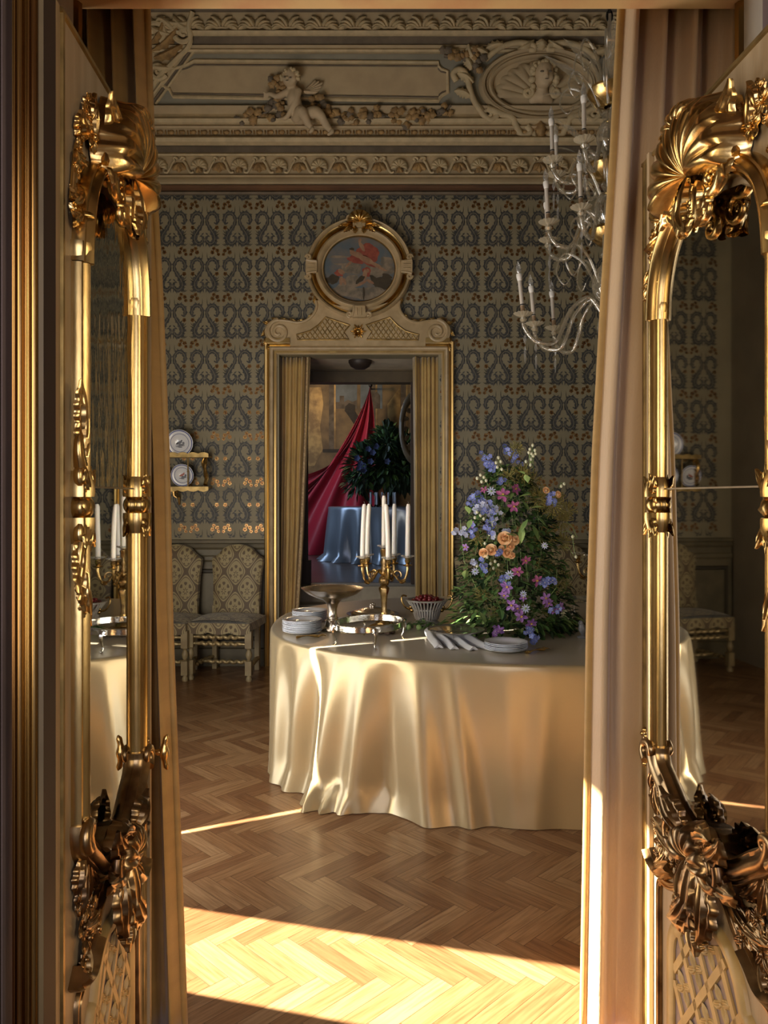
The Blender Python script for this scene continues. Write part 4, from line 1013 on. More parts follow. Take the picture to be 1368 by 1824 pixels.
def wall_plate(x, z, r, y, motif, label):
    R = empty('painted_plate', (x, y, z-r)); R.rotation_euler = (radians(9), 0, 0); tag(R, label, 'plate', 'painted plates on the wall shelf')
    mb = MB(); prof = [(.001, -.004), (r*.55, -.004), (r*.66, .006), (r*.97, .014), (r, .012), (r*.96, .006), (r*.6, -.010), (.001, -.010)]
    mb.lathe(prof, (0, 0, 0), 40); mb.v = [(a, -b2-.012, c+r) for a, c, b2 in mb.v]; mb.build('plate_body', M['porcelain'], R, 60)
    mb = MB()
    for r0, r1, d0, d1 in ((.88, .96, .0130, .0150), (.66, .69, .0062, .0085)):
        mb.lathe([(r*r0, d0), (r*r1, d1)], (0, 0, 0), 40)
    mb.v = [(a, -b2-.0128, c+r) for a, c, b2 in mb.v]; mb.build('blue_rim', M['blue_rim'], R, 60)
    mb = MB()
    def bl(cx, cz, rx, rz, m, rot=0): mb.add([(r*(cx+rx*cos(t)*cos(rot)-rz*sin(t)*sin(rot)), -.0095-.0002*m, r+r*(cz+rx*cos(t)*sin(rot)+rz*sin(t)*cos(rot))) for t in [2*pi*i/14 for i in range(14)]], [tuple(range(14))], m)
    for b in ((0, -.22, .36, .04), (-.1, -.3, .25, .03), (.1, -.14, .24, .05), (-.22, -.08, .10, .07), (.25, -.02, .09, .10), (.02, -.34, .16, .025)): bl(*b, 0)
    m = 1 if motif else 0
    bl(-.02, .02, .20, .10, m, .5); bl(.12, .16, .06, .06, m); bl(-.2, -.02, .14, .04, m, .7); bl(.0, -.1, .015, .08, 0); bl(.17, .18, .05, .015, 0, .3)
    mb.build('bird_motif', [M['motif_dark'], M['motif_red']], R, 0)
wall_plate(-1.782, 1.975, .117, 6.745, False, 'blue rimmed painted plate with a dark bird standing on top of the wall shelf')
wall_plate(-1.765, 1.693, .100, 6.765, True, 'painted plate with a red bird on the lower board of the wall shelf')
wall_plate(-1.985, 1.693, .100, 6.765, True, 'painted plate on the lower shelf board, mostly hidden by the amber curtain')

# ---------------------------------------------------------------- round ended table under champagne satin
TC, TA, TB, TZ, TN = (1.20, 4.70), 1.87, 1.25, .74, 2.5
def table_edge(a, grow=0.0):
    c, s = cos(a), sin(a)
    return (TC[0]+(TA+grow)*math.copysign(abs(c)**(2/TN), c), TC[1]+(TB+grow)*math.copysign(abs(s)**(2/TN), s))
mb = MB(); NA = 520
arc = [0.0]; pe = [table_edge(2*pi*i/NA) for i in range(NA+1)]
for i in range(NA): arc.append(arc[-1]+hypot(pe[i+1][0]-pe[i][0], pe[i+1][1]-pe[i][1]))
TL = arc[-1]
random.seed(11)
folds = []
s_ = 0
s_front0 = min(range(NA), key=lambda i: hypot(pe[i][0]+.62, pe[i][1]-4.6)); S0 = arc[s_front0]
# sculpted folds, distance along the edge from the left end (going towards the front)
for ds, wdt, amp in ((-.9, .08, .03), (-.6, .09, .035), (-.3, .07, .03), (-.12, .05, .03), (.12, .045, .02), (.30, .05, .035), (.47, .05, .045), (.60, .055, -.02), (.72, .07, .05), (.86, .05, -.025), (.98, .07, .055), (1.14, .05, .04), (1.26, .05, -.02), (1.40, .06, .045), (1.56, .035, .03), (1.80, .05, .02), (2.0, .04, .022), (2.25, .05, .014), (2.5, .05, .025), (2.8, .06, .03), (3.2, .06, .03)): folds.append((ds, wdt, amp))
def skirt_off(s, t):
    ds = (s-S0+TL/2) % TL-TL/2; o = 0
    for d, w, a in folds:
        lean = .10*sin(d*5)*t
        x = (ds-d-lean)/(w*(1+.5*t)); o += (a*(1.95 if .35 < d < 1.65 else 1.35)-.012)*math.exp(-abs(x)**1.7)
    back = 1 if (ds < -1 or ds > 3.3) else 0
    o += back*.02*sin(s*2*pi/.23)
    # hem bunched on the floor in the middle of the round part
    hem = math.exp(-((ds-1.05)/.45)**2)
    o = o*(t**.75)*1.15
    if t > .86: o += (t-.86)/.14*(.035*hem*(1+.8*sin(ds*2*pi/.31+1))+.03*math.exp(-((ds-.95)/.14)**2)*(1+sin(ds*2*pi/.075))+.004)
    return max(o-.012*t, -.045)
rows = [(-.5, 0), (-.25, 0), (-.08, 0), (-.03, 0), (-.012, -.0008), (-.003, -.004), (0, -.012)]
vs = []; nr = 0
def nrm(i):
    a, b = pe[(i-1) % NA], pe[(i+1) % NA]; d = Vector((b[0]-a[0], b[1]-a[1])).normalized(); return Vector((d.y, -d.x))
ts = [0.03, .07, .12, .18, .25, .32, .4, .48, .56, .64, .71, .78, .84, .89, .93, .965, .985, 1.0]
for i in range(NA):
    n_ = nrm(i); e = Vector(pe[i]); s = arc[i]
    for o, dz in rows:
        p = Vector(TC)+(e-Vector(TC))*(1+o*.9) if o < -.05 else e+n_*o
        vs.append((p.x, p.y, TZ+dz))
    for t in ts:
        p = e+n_*(skirt_off(s, t)+.002); ds = (s-S0+TL/2) % TL-TL/2
        z = lerp(TZ-.012, .004, t)
        if t > .86: z += .02*max(0, sin(ds*2*pi/.11))*math.exp(-((ds-1.05)/.4)**2)*(1-t)/.14*2
        vs.append((p.x, p.y, max(.003, z)))
k = len(rows)+len(ts)
mb.add(vs, [(i*k+j, ((i+1) % NA)*k+j, ((i+1) % NA)*k+j+1, i*k+j+1) for i in range(NA) for j in range(k-1)]+[tuple(i*k for i in range(NA))])
cl = mb.build('tablecloth', M['satin'], None, 60); tag(cl, 'champagne satin tablecloth falling in folds from the round ended table to the parquet', 'tablecloth')

# ---------------------------------------------------------------- things on the table
TT = TZ+.001
def plate_stack(x, y, r, n, step, where, group, dx=0):
    prof = [(.001, .004), (r*.62, .004), (r*.70, .009), (r*.97, .016), (r, .0155), (r*.985, .0135), (r*.72, .003), (r*.58, 0), (.001, 0)]
    proto = None; ordn = ['topmost', 'second', 'third', 'fourth', 'fifth', 'sixth', 'seventh', 'eighth', 'ninth']
    for i in range(n):
        z = TT+i*step; k_ = n-1-i
        lab = ('topmost white plate' if k_ == 0 else ('undermost white plate' if i == 0 else ordn[k_]+' white plate from the top'))+' of '+where
        if proto is None:
            proto = MB().lathe(prof, (0, 0, 0), 48).build('plate', M['porcelain'], None, 50); o = proto
        else:
            o = dup(proto)
        tag(o, lab, 'plate', group); o.location = (x+.002*sin(i*2.3), y+.002*cos(i*1.7), z)
plate_stack(-.458, 4.30, .111, 9, .0078, 'the tall stack at the table end', 'plates in the tall left stack')
plate_stack(-.455, 4.70, .108, 8, .0078, 'the stack beside the tazza stem', 'plates in the rear left stack')
plate_stack(.602, 3.80, .107, 5, .0080, 'the low stack before the flowers', 'plates in the low right stack')

mb = MB(); mb.lathe([(.001, 0), (.066, 0), (.070, .006), (.060, .016), (.045, .024), (.040, .05), (.030, .065), (.034, .070), (.028, .075), (.024, .10), (.026, .125), (.034, .15), (.052, .172), (.09, .186), (.14, .208), (.174, .236), (.178, .240), (.174, .240), (.12, .212), (.06, .196), (.001, .190)], (0, 0, 0), 56)
o = mb.build('tazza', M['silver'], None, 50); o.location = (-.293, 4.38, TT); tag(o, 'wide silver footed tazza bowl standing behind the plate stacks', 'bowl')
R = empty('silver_stand', (-.075, 4.02, TT), radians(62)); tag(R, 'oval silver stand with bright pierced rim on four curved legs', 'stand')
ta, tb = .215, .165
mb = MB(); prof = [(1.0, .078), (1.012, .080), (1.0, .083), (1.0, .108), (1.02, .112), (1.0, .115), (.975, .113), (.975, .082)]
vs = []; n = 64
for i in range(n):
    a = 2*pi*i/n
    for f, z in prof: vs.append((ta*f*cos(a), tb*f*sin(a), z))
k = len(prof); mb.add(vs, [(i*k+j, ((i+1) % n)*k+j, ((i+1) % n)*k+(j+1) % k, i*k+(j+1) % k) for i in range(n) for j in range(k)]); mb.build('rim', M['silver_bright'], R, 35)
for a in (radians(45), radians(135), radians(225), radians(315)):
    c, s = cos(a), sin(a); b = Vector((ta*c, tb*s, 0)); d = Vector((c, s, 0)); mb = MB()
    pp = catmull([b+Vector((0, 0, .095)), b+d*.012+Vector((0, 0, .075)), b+d*.006+Vector((0, 0, .045)), b-d*.004+Vector((0, 0, .02)), b+d*.006+Vector((0, 0, .004)), b+d*.016+Vector((0, 0, .003))], 4)
    mb.tube(pp, [.016-.0115*min(1, i/8) for i in range(len(pp))], 8); mb.build('leg', M['silver_bright'], R)
R = empty('lidded_platter', (-.072, 4.86, TT)); tag(R, 'silver platter with a low domed lid and berry finial, behind the oval stand', 'platter')
MB().lathe([(.001, 0), (.11, 0), (.15, .016), (.165, .020), (.166, .024), (.14, .024), (.10, .012), (.001, .012)], (0, 0, 0), 48).build('tray', M['silver'], R)
ld = MB().lathe([(.135, .022), (.138, .03), (.12, .036), (.115, .042), (.09, .046), (.06, .058), (.03, .062), (.001, .063)], (0, 0, 0), 48).build('lid', M['silver'], R)
mb = MB(); 
for p in ((0, 0, .072), (.012, 0, .068), (-.012, .002, .068), (0, .012, .068), (.004, -.011, .068), (0, 0, .084), (.009, .006, .08), (-.009, -.005, .08)): mb.ball(p, .0085, 8, 6)
mb.build('finial', M['silver'], ld)

# candelabra with crystal pans; candles rest in them and are things of their own
def candelabrum(loc, rz, label):
    R = empty('candelabra', loc, rz); tag(R, label, 'candelabra', 'gilt candelabra with crystal pans')
    MB().lathe([(.001, 0), (.085, 0), (.088, .008), (.07, .02), (.05, .026), (.045, .04), (.028, .055), (.02, .075), (.018, .09)], (0, 0, 0), 32, rib=8, amp=.05).build('base', M['bronze'], R)
    MB().lathe([(.018, .09), (.015, .11), (.016, .15), (.020, .19), (.029, .225), (.027, .235), (.018, .243), (.022, .252), (.030, .27), (.026, .29), (.014, .305), (.022, .315), (.020, .335), (.012, .36), (.018, .38), (.012, .40), (.016, .43), (.020, .45), (.013, .46)], (0, 0, 0), 24, rib=6, amp=.07).build('stem', M['bronze'], R)
    cups = [(0, 0, .462)]
    for i in range(5):
        a = radians(-8+72*i); d = Vector((cos(a), sin(a), 0)); mb = MB()
        pts = catmull([Vector((0, 0, .315))+d*.015, Vector((0, 0, .33))+d*.04, Vector((0, 0, .305))+d*.065, Vector((0, 0, .275))+d*.09, Vector((0, 0, .285))+d*.122, Vector((0, 0, .33))+d*.137, Vector((0, 0, .365))+d*.138], 5)
        mb.tube(pts, [.010-.0035*sin(pi*j/len(pts)) for j in range(len(pts))], 8)
        sp = [(d*(.075+x)+Vector((0, 0, .31+z))) for x, z in spiral((0, 0), .026, .006, -.5, 1.2, 24)]; mb.tube(sp, [.006*(1-.5*j/24) for j in range(25)], 6)
        tp = [(d*(.125-x*.8)+Vector((0, 0, .275-z*.5))) for x, z in ((0, 0), (.015, .02), (.03, .026), (.045, .018))]; mb.tube(tp, [.007, .008, .006, .002], 6)
        mb.lathe([(.006, .355), (.026, .362), (.028, .366), (.010, .37), (.013, .378), (.018, .39), (.014, .398), (.017, .404), (.001, .404)], tuple(d*.138), 14)
        mb.build('arm', M['bronze'], R); cups.append((d.x*.138, d.y*.138, .404))
    for x, y, z in cups:
        pan = MB(); n = 24
        def pf(u, v):
            a = 2*pi*u; r = lerp(.008, .037, v); zz = .018*v**1.8-.003*abs(sin(12*a/2))*v
            return (x+r*cos(a), y+r*sin(a), z+zz)
        pan.grid(pf, 48, 6, cu=True)
        for q in range(16): a = 2*pi*q/16; pan.ball((x+.036*cos(a), y+.036*sin(a), z+.014), .0045, 6, 4)
        pan.build('crystal_pan', M['crystal'], R, 25)
    return R, cups
cand, cups = candelabrum((.0, 4.46, TT), 0, 'gilt five-armed candelabra with crystal pans and white candles, in front of the back doorway')
def candle(loc, h, r, lean, label, group):
    R = MB(); n = 12
    def f(u, v):
        a = 2*pi*u; rr = r*(1.08-.16*v)*(1-.35*max(0, v-.97)/.03)
        return (rr*cos(a)+lean*v*v, rr*sin(a), h*v)
    R.grid(f, 14, 20, cu=True); R.add([(lean+r*.55*cos(2*pi*i/14), r*.55*sin(2*pi*i/14), h) for i in range(14)], [tuple(range(14))])
    o = R.build('candle', M['wax'], None, 60); o.location = loc; tag(o, label, 'candle', group)
    MB().tube([(lean, 0, h-.002), (lean+.001, 0, h+.008), (lean-.003, 0, h+.014)], .0016, 6).build('wick', M['wick'], o); return o
for i, ((x, y, z), lab) in enumerate(zip(cups, ['tallest white candle on the central pan of the gilt candelabra', 'rightmost white candle of the gilt candelabra in front of the back doorway', 'white candle at the back right arm of the candelabra, behind another', 'white candle at the back left arm of the candelabra, leaning', 'white candle at the front left arm of the gilt candelabra', 'white candle at the front right arm of the gilt candelabra'])):
    candle((x, 4.46+y, TT+z+.004), .31 if i else .30, .0135, (.0, .004, .002, .012, .01, -.012)[i], lab, 'white candles of the candelabra')
r2 = dup(cand, 'second gilt candelabra mostly hidden by the tan curtain at the right', (1.305, 4.62, TT), radians(20))

# cherry basket
R = empty('cherry_basket', (.256, 4.60, TT)); tag(R, 'pale pierced ceramic basket heaped with dark cherries', 'basket')
mb = MB(); mb.lathe([(.001, 0), (.075, 0), (.08, .008), (.066, .018), (.060, .026), (.062, .034)], (0, 0, 0), 36); mb.build('foot', M['basket'], R)
mb = MB()
rp = lambda z: interp([(.034, .066), (.09, .083), (.14, .115)], z)
for i in range(32):
    a = 2*pi*i/32; mb.tube([(rp(z)*cos(a), rp(z)*sin(a), z) for z in (.03, .05, .07, .09, .11, .125, .14)], [.0052, .0058, .006, .006, .0055, .005, .006], 6)
mb.lathe([(.062, .032), (.07, .036), (.073, .046), (.064, .05)], (0, 0, 0), 36); mb.lathe([(.081, .084), (.087, .088), (.085, .094), (.08, .092)], (0, 0, 0), 36)
mb.build('lattice_wall', M['basket'], R)
MB().lathe([(.110, .137), (.126, .141), (.128, .147), (.116, .149), (.107, .143)], (0, 0, 0), 40).build('rim', M['basket'], R)
MB().lathe([(.001, .036), (.058, .036), (.074, .09), (.10, .128)], (0, 0, 0), 30).build('lining', M['black_fringe'], R)
for q in (1, -1):
    mb = MB(); mb.tube(catmull([(q*.085, -.01, .085), (q*.125, -.015, .10), (q*.15, -.015, .14), (q*.145, -.01, .17), (q*.122, 0, .165)], 5), [.006]*21, 8); mb.ball((q*.088, -.02, .085), .014, 8, 6); mb.ball((q*.096, -.03, .105), .010, 8, 6)
    mb.build('handle', M['bronze'], R)
random.seed(5); proto = None; placed = []
def cherry_proto():
    mb = MB(); mb.lathe([(.001, .0018), (.005, .004), (.0095, .003), (.0128, -.002), (.0125, -.009), (.009, -.016), (.004, -.019), (.001, -.0195)], (0, 0, .0195), 16); o = mb.build('cherry', M['cherry'], None, 80); return o
for ring, (rr, zz, n) in enumerate(((.088, .136, 20), (.062, .148, 14), (.036, .158, 9), (.008, .166, 2))):
    for i in range(n):
        a = 2*pi*i/n+ring*.4+random.uniform(-.08, .08); loc = (.256+rr*cos(a), 4.60+rr*sin(a), TT+zz+random.uniform(-.004, .004)-.012)
        if proto is None: proto = cherry_proto(); o = proto
        else: o = dup(proto)
        o.location = loc; o.rotation_euler = (random.uniform(-.5, .5), random.uniform(-.5, .5), random.uniform(0, 6)); 
        if i % 5 == 2: MB().tube([(0, 0, .018), (.004, .001, .026), (.012, .003, .032)], .0009, 5).build('stalk', M['chair_gilt'], o)
        tag(o, 'dark red cherry heaped in the pale pierced basket', 'cherry', 'cherries in the basket')

# flat glass stand, napkins, cutlery, small things
R = empty('cake_stand', (.372, 3.98, TT)); tag(R, 'flat round glass cake stand with a low foot, behind the fanned napkins', 'stand')
MB().lathe([(.001, 0), (.055, 0), (.05, .006), (.018, .012), (.014, .03), (.02, .062), (.001, .064)], (0, 0, 0), 32).build('foot', M['glass_plate'], R)
MB().lathe([(.001, .064), (.13, .066), (.146, .072), (.148, .077), (.14, .074), (.12, .071), (.001, .070)], (0, 0, 0), 56).build('plate', mat('smoky_glass', (.30, .28, .24), .06, .6), R)
def napkin(x, y, rz, L, wd, lift, label):
    mb = MB()
    def f(u, v):
        a = u*2-1; zz = .012+lift*(1-v)**1.3*.5+.010*cos(a*2.2)+.004*sin(v*9+x*30); xx = a*wd*(1-.12*v)+.01*v
        return (xx, -L*v, zz)
    def g(u, v):
        x_, y_, z_ = f(u, v); return (x_*.94, y_+.006, max(.001, z_-.014))
    mb.grid(f, 10, 14); mb.grid(g, 10, 14)
    edge = [f(0, i/14) for i in range(15)]+[g(0, i/14) for i in range(15)]; mb.add(edge, [(i, i+1, 16+i, 15+i) for i in range(14)])
    edge = [f(1, i/14) for i in range(15)]+[g(1, i/14) for i in range(15)]; mb.add(edge, [(i, i+1, 16+i, 15+i) for i in range(14)])
    edge = [f(i/10, 1) for i in range(11)]+[g(i/10, 1) for i in range(11)]; mb.add(edge, [(i, i+1, 12+i, 11+i) for i in range(10)])
    edge = [f(i/10, 0) for i in range(11)]+[g(i/10, 0) for i in range(11)]; mb.add(edge, [(i, i+1, 12+i, 11+i) for i in range(10)])
    o = mb.build('napkin', M['linen'], None, 60); o.location = (x, y, TT); o.rotation_euler = (0, 0, rz); tag(o, label, 'napkin', 'fanned white napkins')
for i, (px, py, rz, lab) in enumerate(((764, 1132, .06, 'folded white napkin at the left end of the fan'), (777, 1133, .16, 'folded white napkin second from left in the fan'), (789, 1134, .30, 'folded white napkin third from left in the fan'), (800, 1135, .50, "folded white napkin lying widest and rightmost"))):
    Y = 1041/(py-885)*.995; X = (px-684)/F*Y
    napkin(X, Y, rz, .35+.02*i, .026+.008*(i == 3), .045+.012*i, lab+' in front of the cake stand')
o = MB()
for dx in (0, .035):
    sp = [(dx+q[0], q[1]) for q in spiral((0, .018), .018, .006, -pi/2, 1.6, 30)]
    o.add([(a, y_, b) for y_ in (-.09, .09) for a, b in sp], [(i, i+1, 32+i, 31+i) for i in range(30)])
o = o.build('rolled_napkin', M['linen'], None, 60); o.location = (-.215, 4.68, TT); o.rotation_euler = (0, 0, radians(-50)); tag(o, 'rolled white napkin between the tazza and the lidded platter', 'napkin')
def fork(x, y, rz, L, label):
    mb = MB(); n = 20
    for i in range(1):
        mb.tube([(L*t, 0, .006+.006*sin(pi*t)) for t in [i/12 for i in range(13)]], [.014, .017, .014, .009, .007, .0065, .0065, .008, .011, .014, .016, .015, .013], 8, flat=.5)
        for k in (-1.5, -.5, .5, 1.5): mb.tube([(L*.98, k*.0075, .009), (L*1.15, k*.008, .013), (L*1.3, k*.008, .008)], [.0034, .003, .0016], 6)
    o = mb.build('fork', M['gold'], None, 60); o.location = (x, y, TT); o.rotation_euler = (0, 0, rz); tag(o, label, 'fork')
fork(-.472, 4.125, radians(14), .125, 'gilded fork lying in front of the tall left plate stack')
fork(.690, 3.72, radians(38), .12, 'gilded fork lying beside the low right plate stack')
random.seed(3)
for i, (x, y) in enumerate(((-.05, 4.24), (-.015, 4.26), (.02, 4.24), (-.03, 4.29), (.005, 4.30), (.045, 4.27))):
    o = MB().lathe([(.001, 0), (.014, .001), (.019, .009), (.014, .018), (.005, .022), (.001, .024)], (0, 0, 0), 12, rib=4, amp=.1).build('dried_fig', M['fig']); o.location = (x, y, TT); o.rotation_euler = (0, 0, i); tag(o, 'dark dried fig lying on the table under the oval silver stand', 'fig', 'dried figs under the silver stand')

# small porcelain bird and a low glass stand at the right end
R = empty('bird_figurine', (1.065, 4.14, TT)); tag(R, 'small grey porcelain bird figurine beside the curtain at the right of the flowers', 'figurine')
mb = MB(); mb.tube(catmull([(.012, .012, .004), (.006, .006, .03), (0, 0, .052), (-.004, -.004, .074), (-.008, -.008, .084), (-.012, -.012, .088)], 4), [.003, .006, .009, .012, .015, .017, .0185, .019, .0185, .017, .0155, .014, .0128, .012, .0118, .012, .0122, .0118, .010, .007, .002], 12); mb.tube([(-.014, -.012, .086), (-.022, -.018, .083), (-.023, -.019, .079)], [.0045, .003, .0006], 6); mb.build('body', M['grey_feather'], R)
MB().lathe([(.001, 0), (.024, 0), (.026, .006), (.012, .014), (.001, .015)], (0, 0, 0), 14, rib=5, amp=.12).build('base', M['grey_feather'], R)
R = empty('glass_stand', (1.17, 4.75, TT)); tag(R, 'low round glass stand in the shadow right of the flowers', 'stand')
MB().lathe([(.001, 0), (.06, 0), (.05, .01), (.014, .02), (.02, .05), (.012, .08), (.02, .115), (.001, .118)], (0, 0, 0), 24).build('stem', M['glass'], R)
MB().lathe([(.001, .118), (.13, .12), (.15, .126), (.148, .13), (.001, .124)], (0, 0, 0), 40).build('plate', M['glass_plate'], R)

# ---------------------------------------------------------------- flowers
def leaf_mesh(mb, p, d, L, w, m=0, droop=.3):
    d = Vector(d).normalized(); up = Vector((0, 0, 1)); s = d.cross(up)
    if s.length < .1: s = Vector((1, 0, 0))
    s.normalize(); n_ = s.cross(d); p = Vector(p); vs = []
    for t, ww in ((0, .08), (.3, .8), (.55, 1), (.8, .6), (1, .04)):
        c = p+d*L*t-up*droop*L*t*t
        vs += [c-s*w*ww+n_*w*.25*ww, c-n_*w*.12*ww, c+s*w*ww+n_*w*.25*ww]
    mb.add(vs, [(3*i, 3*i+1, 3*i+4, 3*i+3) for i in range(4)]+[(3*i+1, 3*i+2, 3*i+5, 3*i+4) for i in range(4)], m)
random.seed(21)
FC = Vector((.72, 4.36, TT)); R = empty('flower_arrangement', FC); tag(R, 'tall conical arrangement of blue, pink and peach flowers with trailing greenery on the table', 'flowers')
def loc(px, py, Y): return P(px, py, Y)-FC
def radius(z): return interp([(0, .33), (.12, .345), (.3, .30), (.5, .27), (.7, .22), (.85, .13), (1.0, .05)], z)
fo_ = MB()
for i in range(2700):
    z = random.random()**1.15*.92+.01; a = random.uniform(0, 2*pi); r = radius(z)*random.uniform(.35, 1.0)**.6
    x = r*cos(a)-.05*z+.02; y = r*sin(a)*.75
    light = x < .05 and random.random() < .6  # leaves on the window side picked paler, as if lit, by colour
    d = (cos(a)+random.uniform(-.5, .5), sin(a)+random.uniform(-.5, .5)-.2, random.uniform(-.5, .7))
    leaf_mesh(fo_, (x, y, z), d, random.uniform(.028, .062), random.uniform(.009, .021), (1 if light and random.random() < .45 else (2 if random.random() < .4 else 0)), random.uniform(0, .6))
for i in range(160):   # trailing leaves at the foot
    a = random.uniform(pi*.9, 2.1*pi); r = random.uniform(.22, .37); leaf_mesh(fo_, (r*cos(a), r*sin(a)*.7, random.uniform(.01, .09)), (cos(a), sin(a), random.uniform(-.3, .2)), random.uniform(.04, .07), .014, random.choice((0, 0, 2, 1)), .3)
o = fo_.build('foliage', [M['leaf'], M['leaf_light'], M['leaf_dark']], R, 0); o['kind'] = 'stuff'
st = MB()
for i in range(34):
    a = random.uniform(0, 2*pi); z = random.uniform(.2, .95); r = radius(z)*random.uniform(.5, 1.25); p0 = Vector((.1*cos(a), .08*sin(a), .02)); p2 = Vector((r*cos(a)-.05*z, r*sin(a)*.75, z)); p1 = (p0+p2)/2+Vector((r*.3*cos(a), r*.3*sin(a), .08))
    st.tube([p0, p0*.5+p1*.5, p1, p1*.5+p2*.5, p2], .0012, 4, 0, False)
for px0, py0, px1, py1 in ((1010, 930, 1028, 958), (1000, 948, 1024, 956), (995, 870, 1005, 862), (1005, 975, 1022, 990), (870, 870, 862, 845), (885, 840, 890, 815), (940, 900, 938, 830), (950, 840, 948, 795)):
    a, b = loc(px0, py0, 4.3), loc(px1, py1, 4.25); st.tube([a, (a+b)/2+Vector((0, 0, .02)), b], .0016, 4, 0, False)
o = st.build('stems', M['leaf_light'], R, 0); o['kind'] = 'stuff'
hz = MB()   # hazy dill and smoke bush: sheaves of hair fine threads
for px, py, rr, n in ((985, 900, 26, 26), (960, 960, 28, 26), (1000, 930, 22, 18), (950, 860, 22, 18), (1010, 910, 18, 12), (960, 890, 24, 20), (1000, 1035, 20, 18), (970, 1010, 22, 18), (930, 845, 20, 14), (850, 960, 16, 12), (905, 850, 18, 12), (880, 1010, 22, 16), (890, 1090, 20, 12), (935, 1080, 20, 10), (860, 1060, 20, 14), (975, 1080, 18, 10), (920, 800, 14, 10), (1005, 965, 18, 12)):
    c = loc(px, py, 4.28+random.uniform(-.06, .06)); r0 = rr/F*4.28
    for k_ in range(n*8):
        d = Vector((random.gauss(0, 1), random.gauss(0, 1), random.gauss(.3, 1))).normalized(); L = r0*random.uniform(.5, 1.15)
        q = c+d*L; s = Vector((-d.z, 0, d.x)).normalized()*.0016
        hz.add([c+d*L*.15, q+s, q-s], [(0, 1, 2)]); hz.ball(q, .003, 4, 3)
o = hz.build('dill_haze', M['haze'], R, 0); o['kind'] = 'stuff'
def petal(mb, c, d, nrm_, L, w, m=0, cup=.25, tip=.0):
    d = Vector(d).normalized(); nrm_ = Vector(nrm_).normalized(); s = d.cross(nrm_).normalized(); c = Vector(c); vs = []
    for t, ww in ((.04, .15), (.3, .75), (.6, 1), (.85, .6), (1.0, .06)):
        p = c+d*L*t+nrm_*L*cup*(t*t-.3*t); vs += [p-s*w*ww+nrm_*w*.2*ww, p, p+s*w*ww+nrm_*w*.2*ww]
    mb.add(vs, [(3*i, 3*i+1, 3*i+4, 3*i+3) for i in range(4)]+[(3*i+1, 3*i+2, 3*i+5, 3*i+4) for i in range(4)], m)
def frame_of(n_):
    n_ = Vector(n_).normalized(); a = n_.orthogonal().normalized(); return n_, a, n_.cross(a)
def clematis(px, py, Y, r, m, face):
    mb = MB(); c = loc(px, py, Y); n_, a, b = frame_of(face); k0 = random.uniform(0, 6)
    for k in range(6 if random.random() < .5 else 5): t = k0+2*pi*k/(5.5); petal(mb, c, a*cos(t)+b*sin(t), n_, r*random.uniform(.85, 1.1), r*.27, 0, random.uniform(-.1, .25))
    for k in range(14): t = 2*pi*k/14; mb.tube([c, c+n_*r*.22+(a*cos(t)+b*sin(t))*r*.16], .0012, 4, 1, False)
    mb.ball(c+n_*r*.1, r*.12, 8, 6, 1); mb.build('clematis', [m, M['yellow']], R, 0)
Cp, Cv = M['clematis'], M['clematis_violet']
for px, py, Y, r, m, f in ((896, 881, 4.12, .042, Cp, (-.2, -1, .2)), (918, 871, 4.14, .034, Cp, (.5, -1, .3)), (915, 902, 4.10, .036, Cp, (.1, -1, -.1)), (862, 872, 4.14, .024, Cp, (-.6, -1, .5)), (936, 998, 4.08, .030, Cp, (.4, -1, -.5)), (922, 1018, 4.10, .034, Cp, (-.3, -1, -.3)), (956, 1034, 4.06, .036, Cp, (.3, -1, -.2)),
                     (903, 1046, 4.04, .038, Cv, (-.2, -1, .2)), (898, 1060, 4.05, .030, Cv, (-.4, -1, -.4)), (911, 1078, 4.03, .036, Cv, (-.3, -1, -.1)), (921, 1084, 4.03, .03, Cv, (.5, -1, 0)), (928, 1098, 4.00, .038, Cv, (.1, -1, -.1)), (946, 1110, 4.02, .034, Cv, (.2, -1, -.5)), (972, 1066, 4.06, .034, Cv, (.2, -1, .3)), (977, 1074, 4.07, .03, Cv, (.3, -1, -.4)), (890, 1122, 4.02, .030, Cv, (-.3, -1, -.3)), (998, 1082, 4.1, .03, Cv, (.5, -1, .2)), (829, 975, 4.2, .024, Cv, (-.7, -1, 0)), (840, 935, 4.2, .024, Cv, (-.7, -1, 0)), (932, 1064, 4.04, .022, Cv, (0, -1, 0)), (985, 1088, 4.1, .024, Cv, (0, -1, -.4))): clematis(px, py, Y, r, m, f)
def rose(px, py, Y, r, face):
    mb = MB(); c = loc(px, py, Y); n_, a, b = frame_of(face)
    for ring, (rr, k, h, tilt) in enumerate(((.25, 4, .55, .9), (.45, 5, .45, .8), (.72, 6, .25, .55), (1.0, 7, .0, .25))):
        for i in range(k):
            t = 2*pi*i/k+ring*.7; d = a*cos(t)+b*sin(t); dd = (d*(1-tilt)+n_*tilt)
            petal(mb, c+d*r*rr*.45+n_*r*h*.3, dd, (n_*(1-tilt)-d*tilt), r*.75, r*(.28+.12*ring), 0, .35)
    mb.ball(c+n_*r*.25, r*.35, 8, 6); mb.build('rose', M['rose'], R, 50)
for px, py, r, f in ((899, 960, .036, (-.2, -1, .35)), (914, 962, .030, (.3, -1, .3)), (908, 973, .024, (.3, -1, 0)), (903, 984, .026, (.1, -1, -.2)), (862, 985, .024, (-.5, -1, .1)), (875, 980, .030, (-.1, -1, .3)), (893, 977, .016, (0, -1, .2)), (911, 989, .018, (.2, -1, -.3)), (993, 881, .018, (.5, -1, .2)), (972, 874, .018, (.2, -1, .3))): rose(px, py, 4.08, r, f)
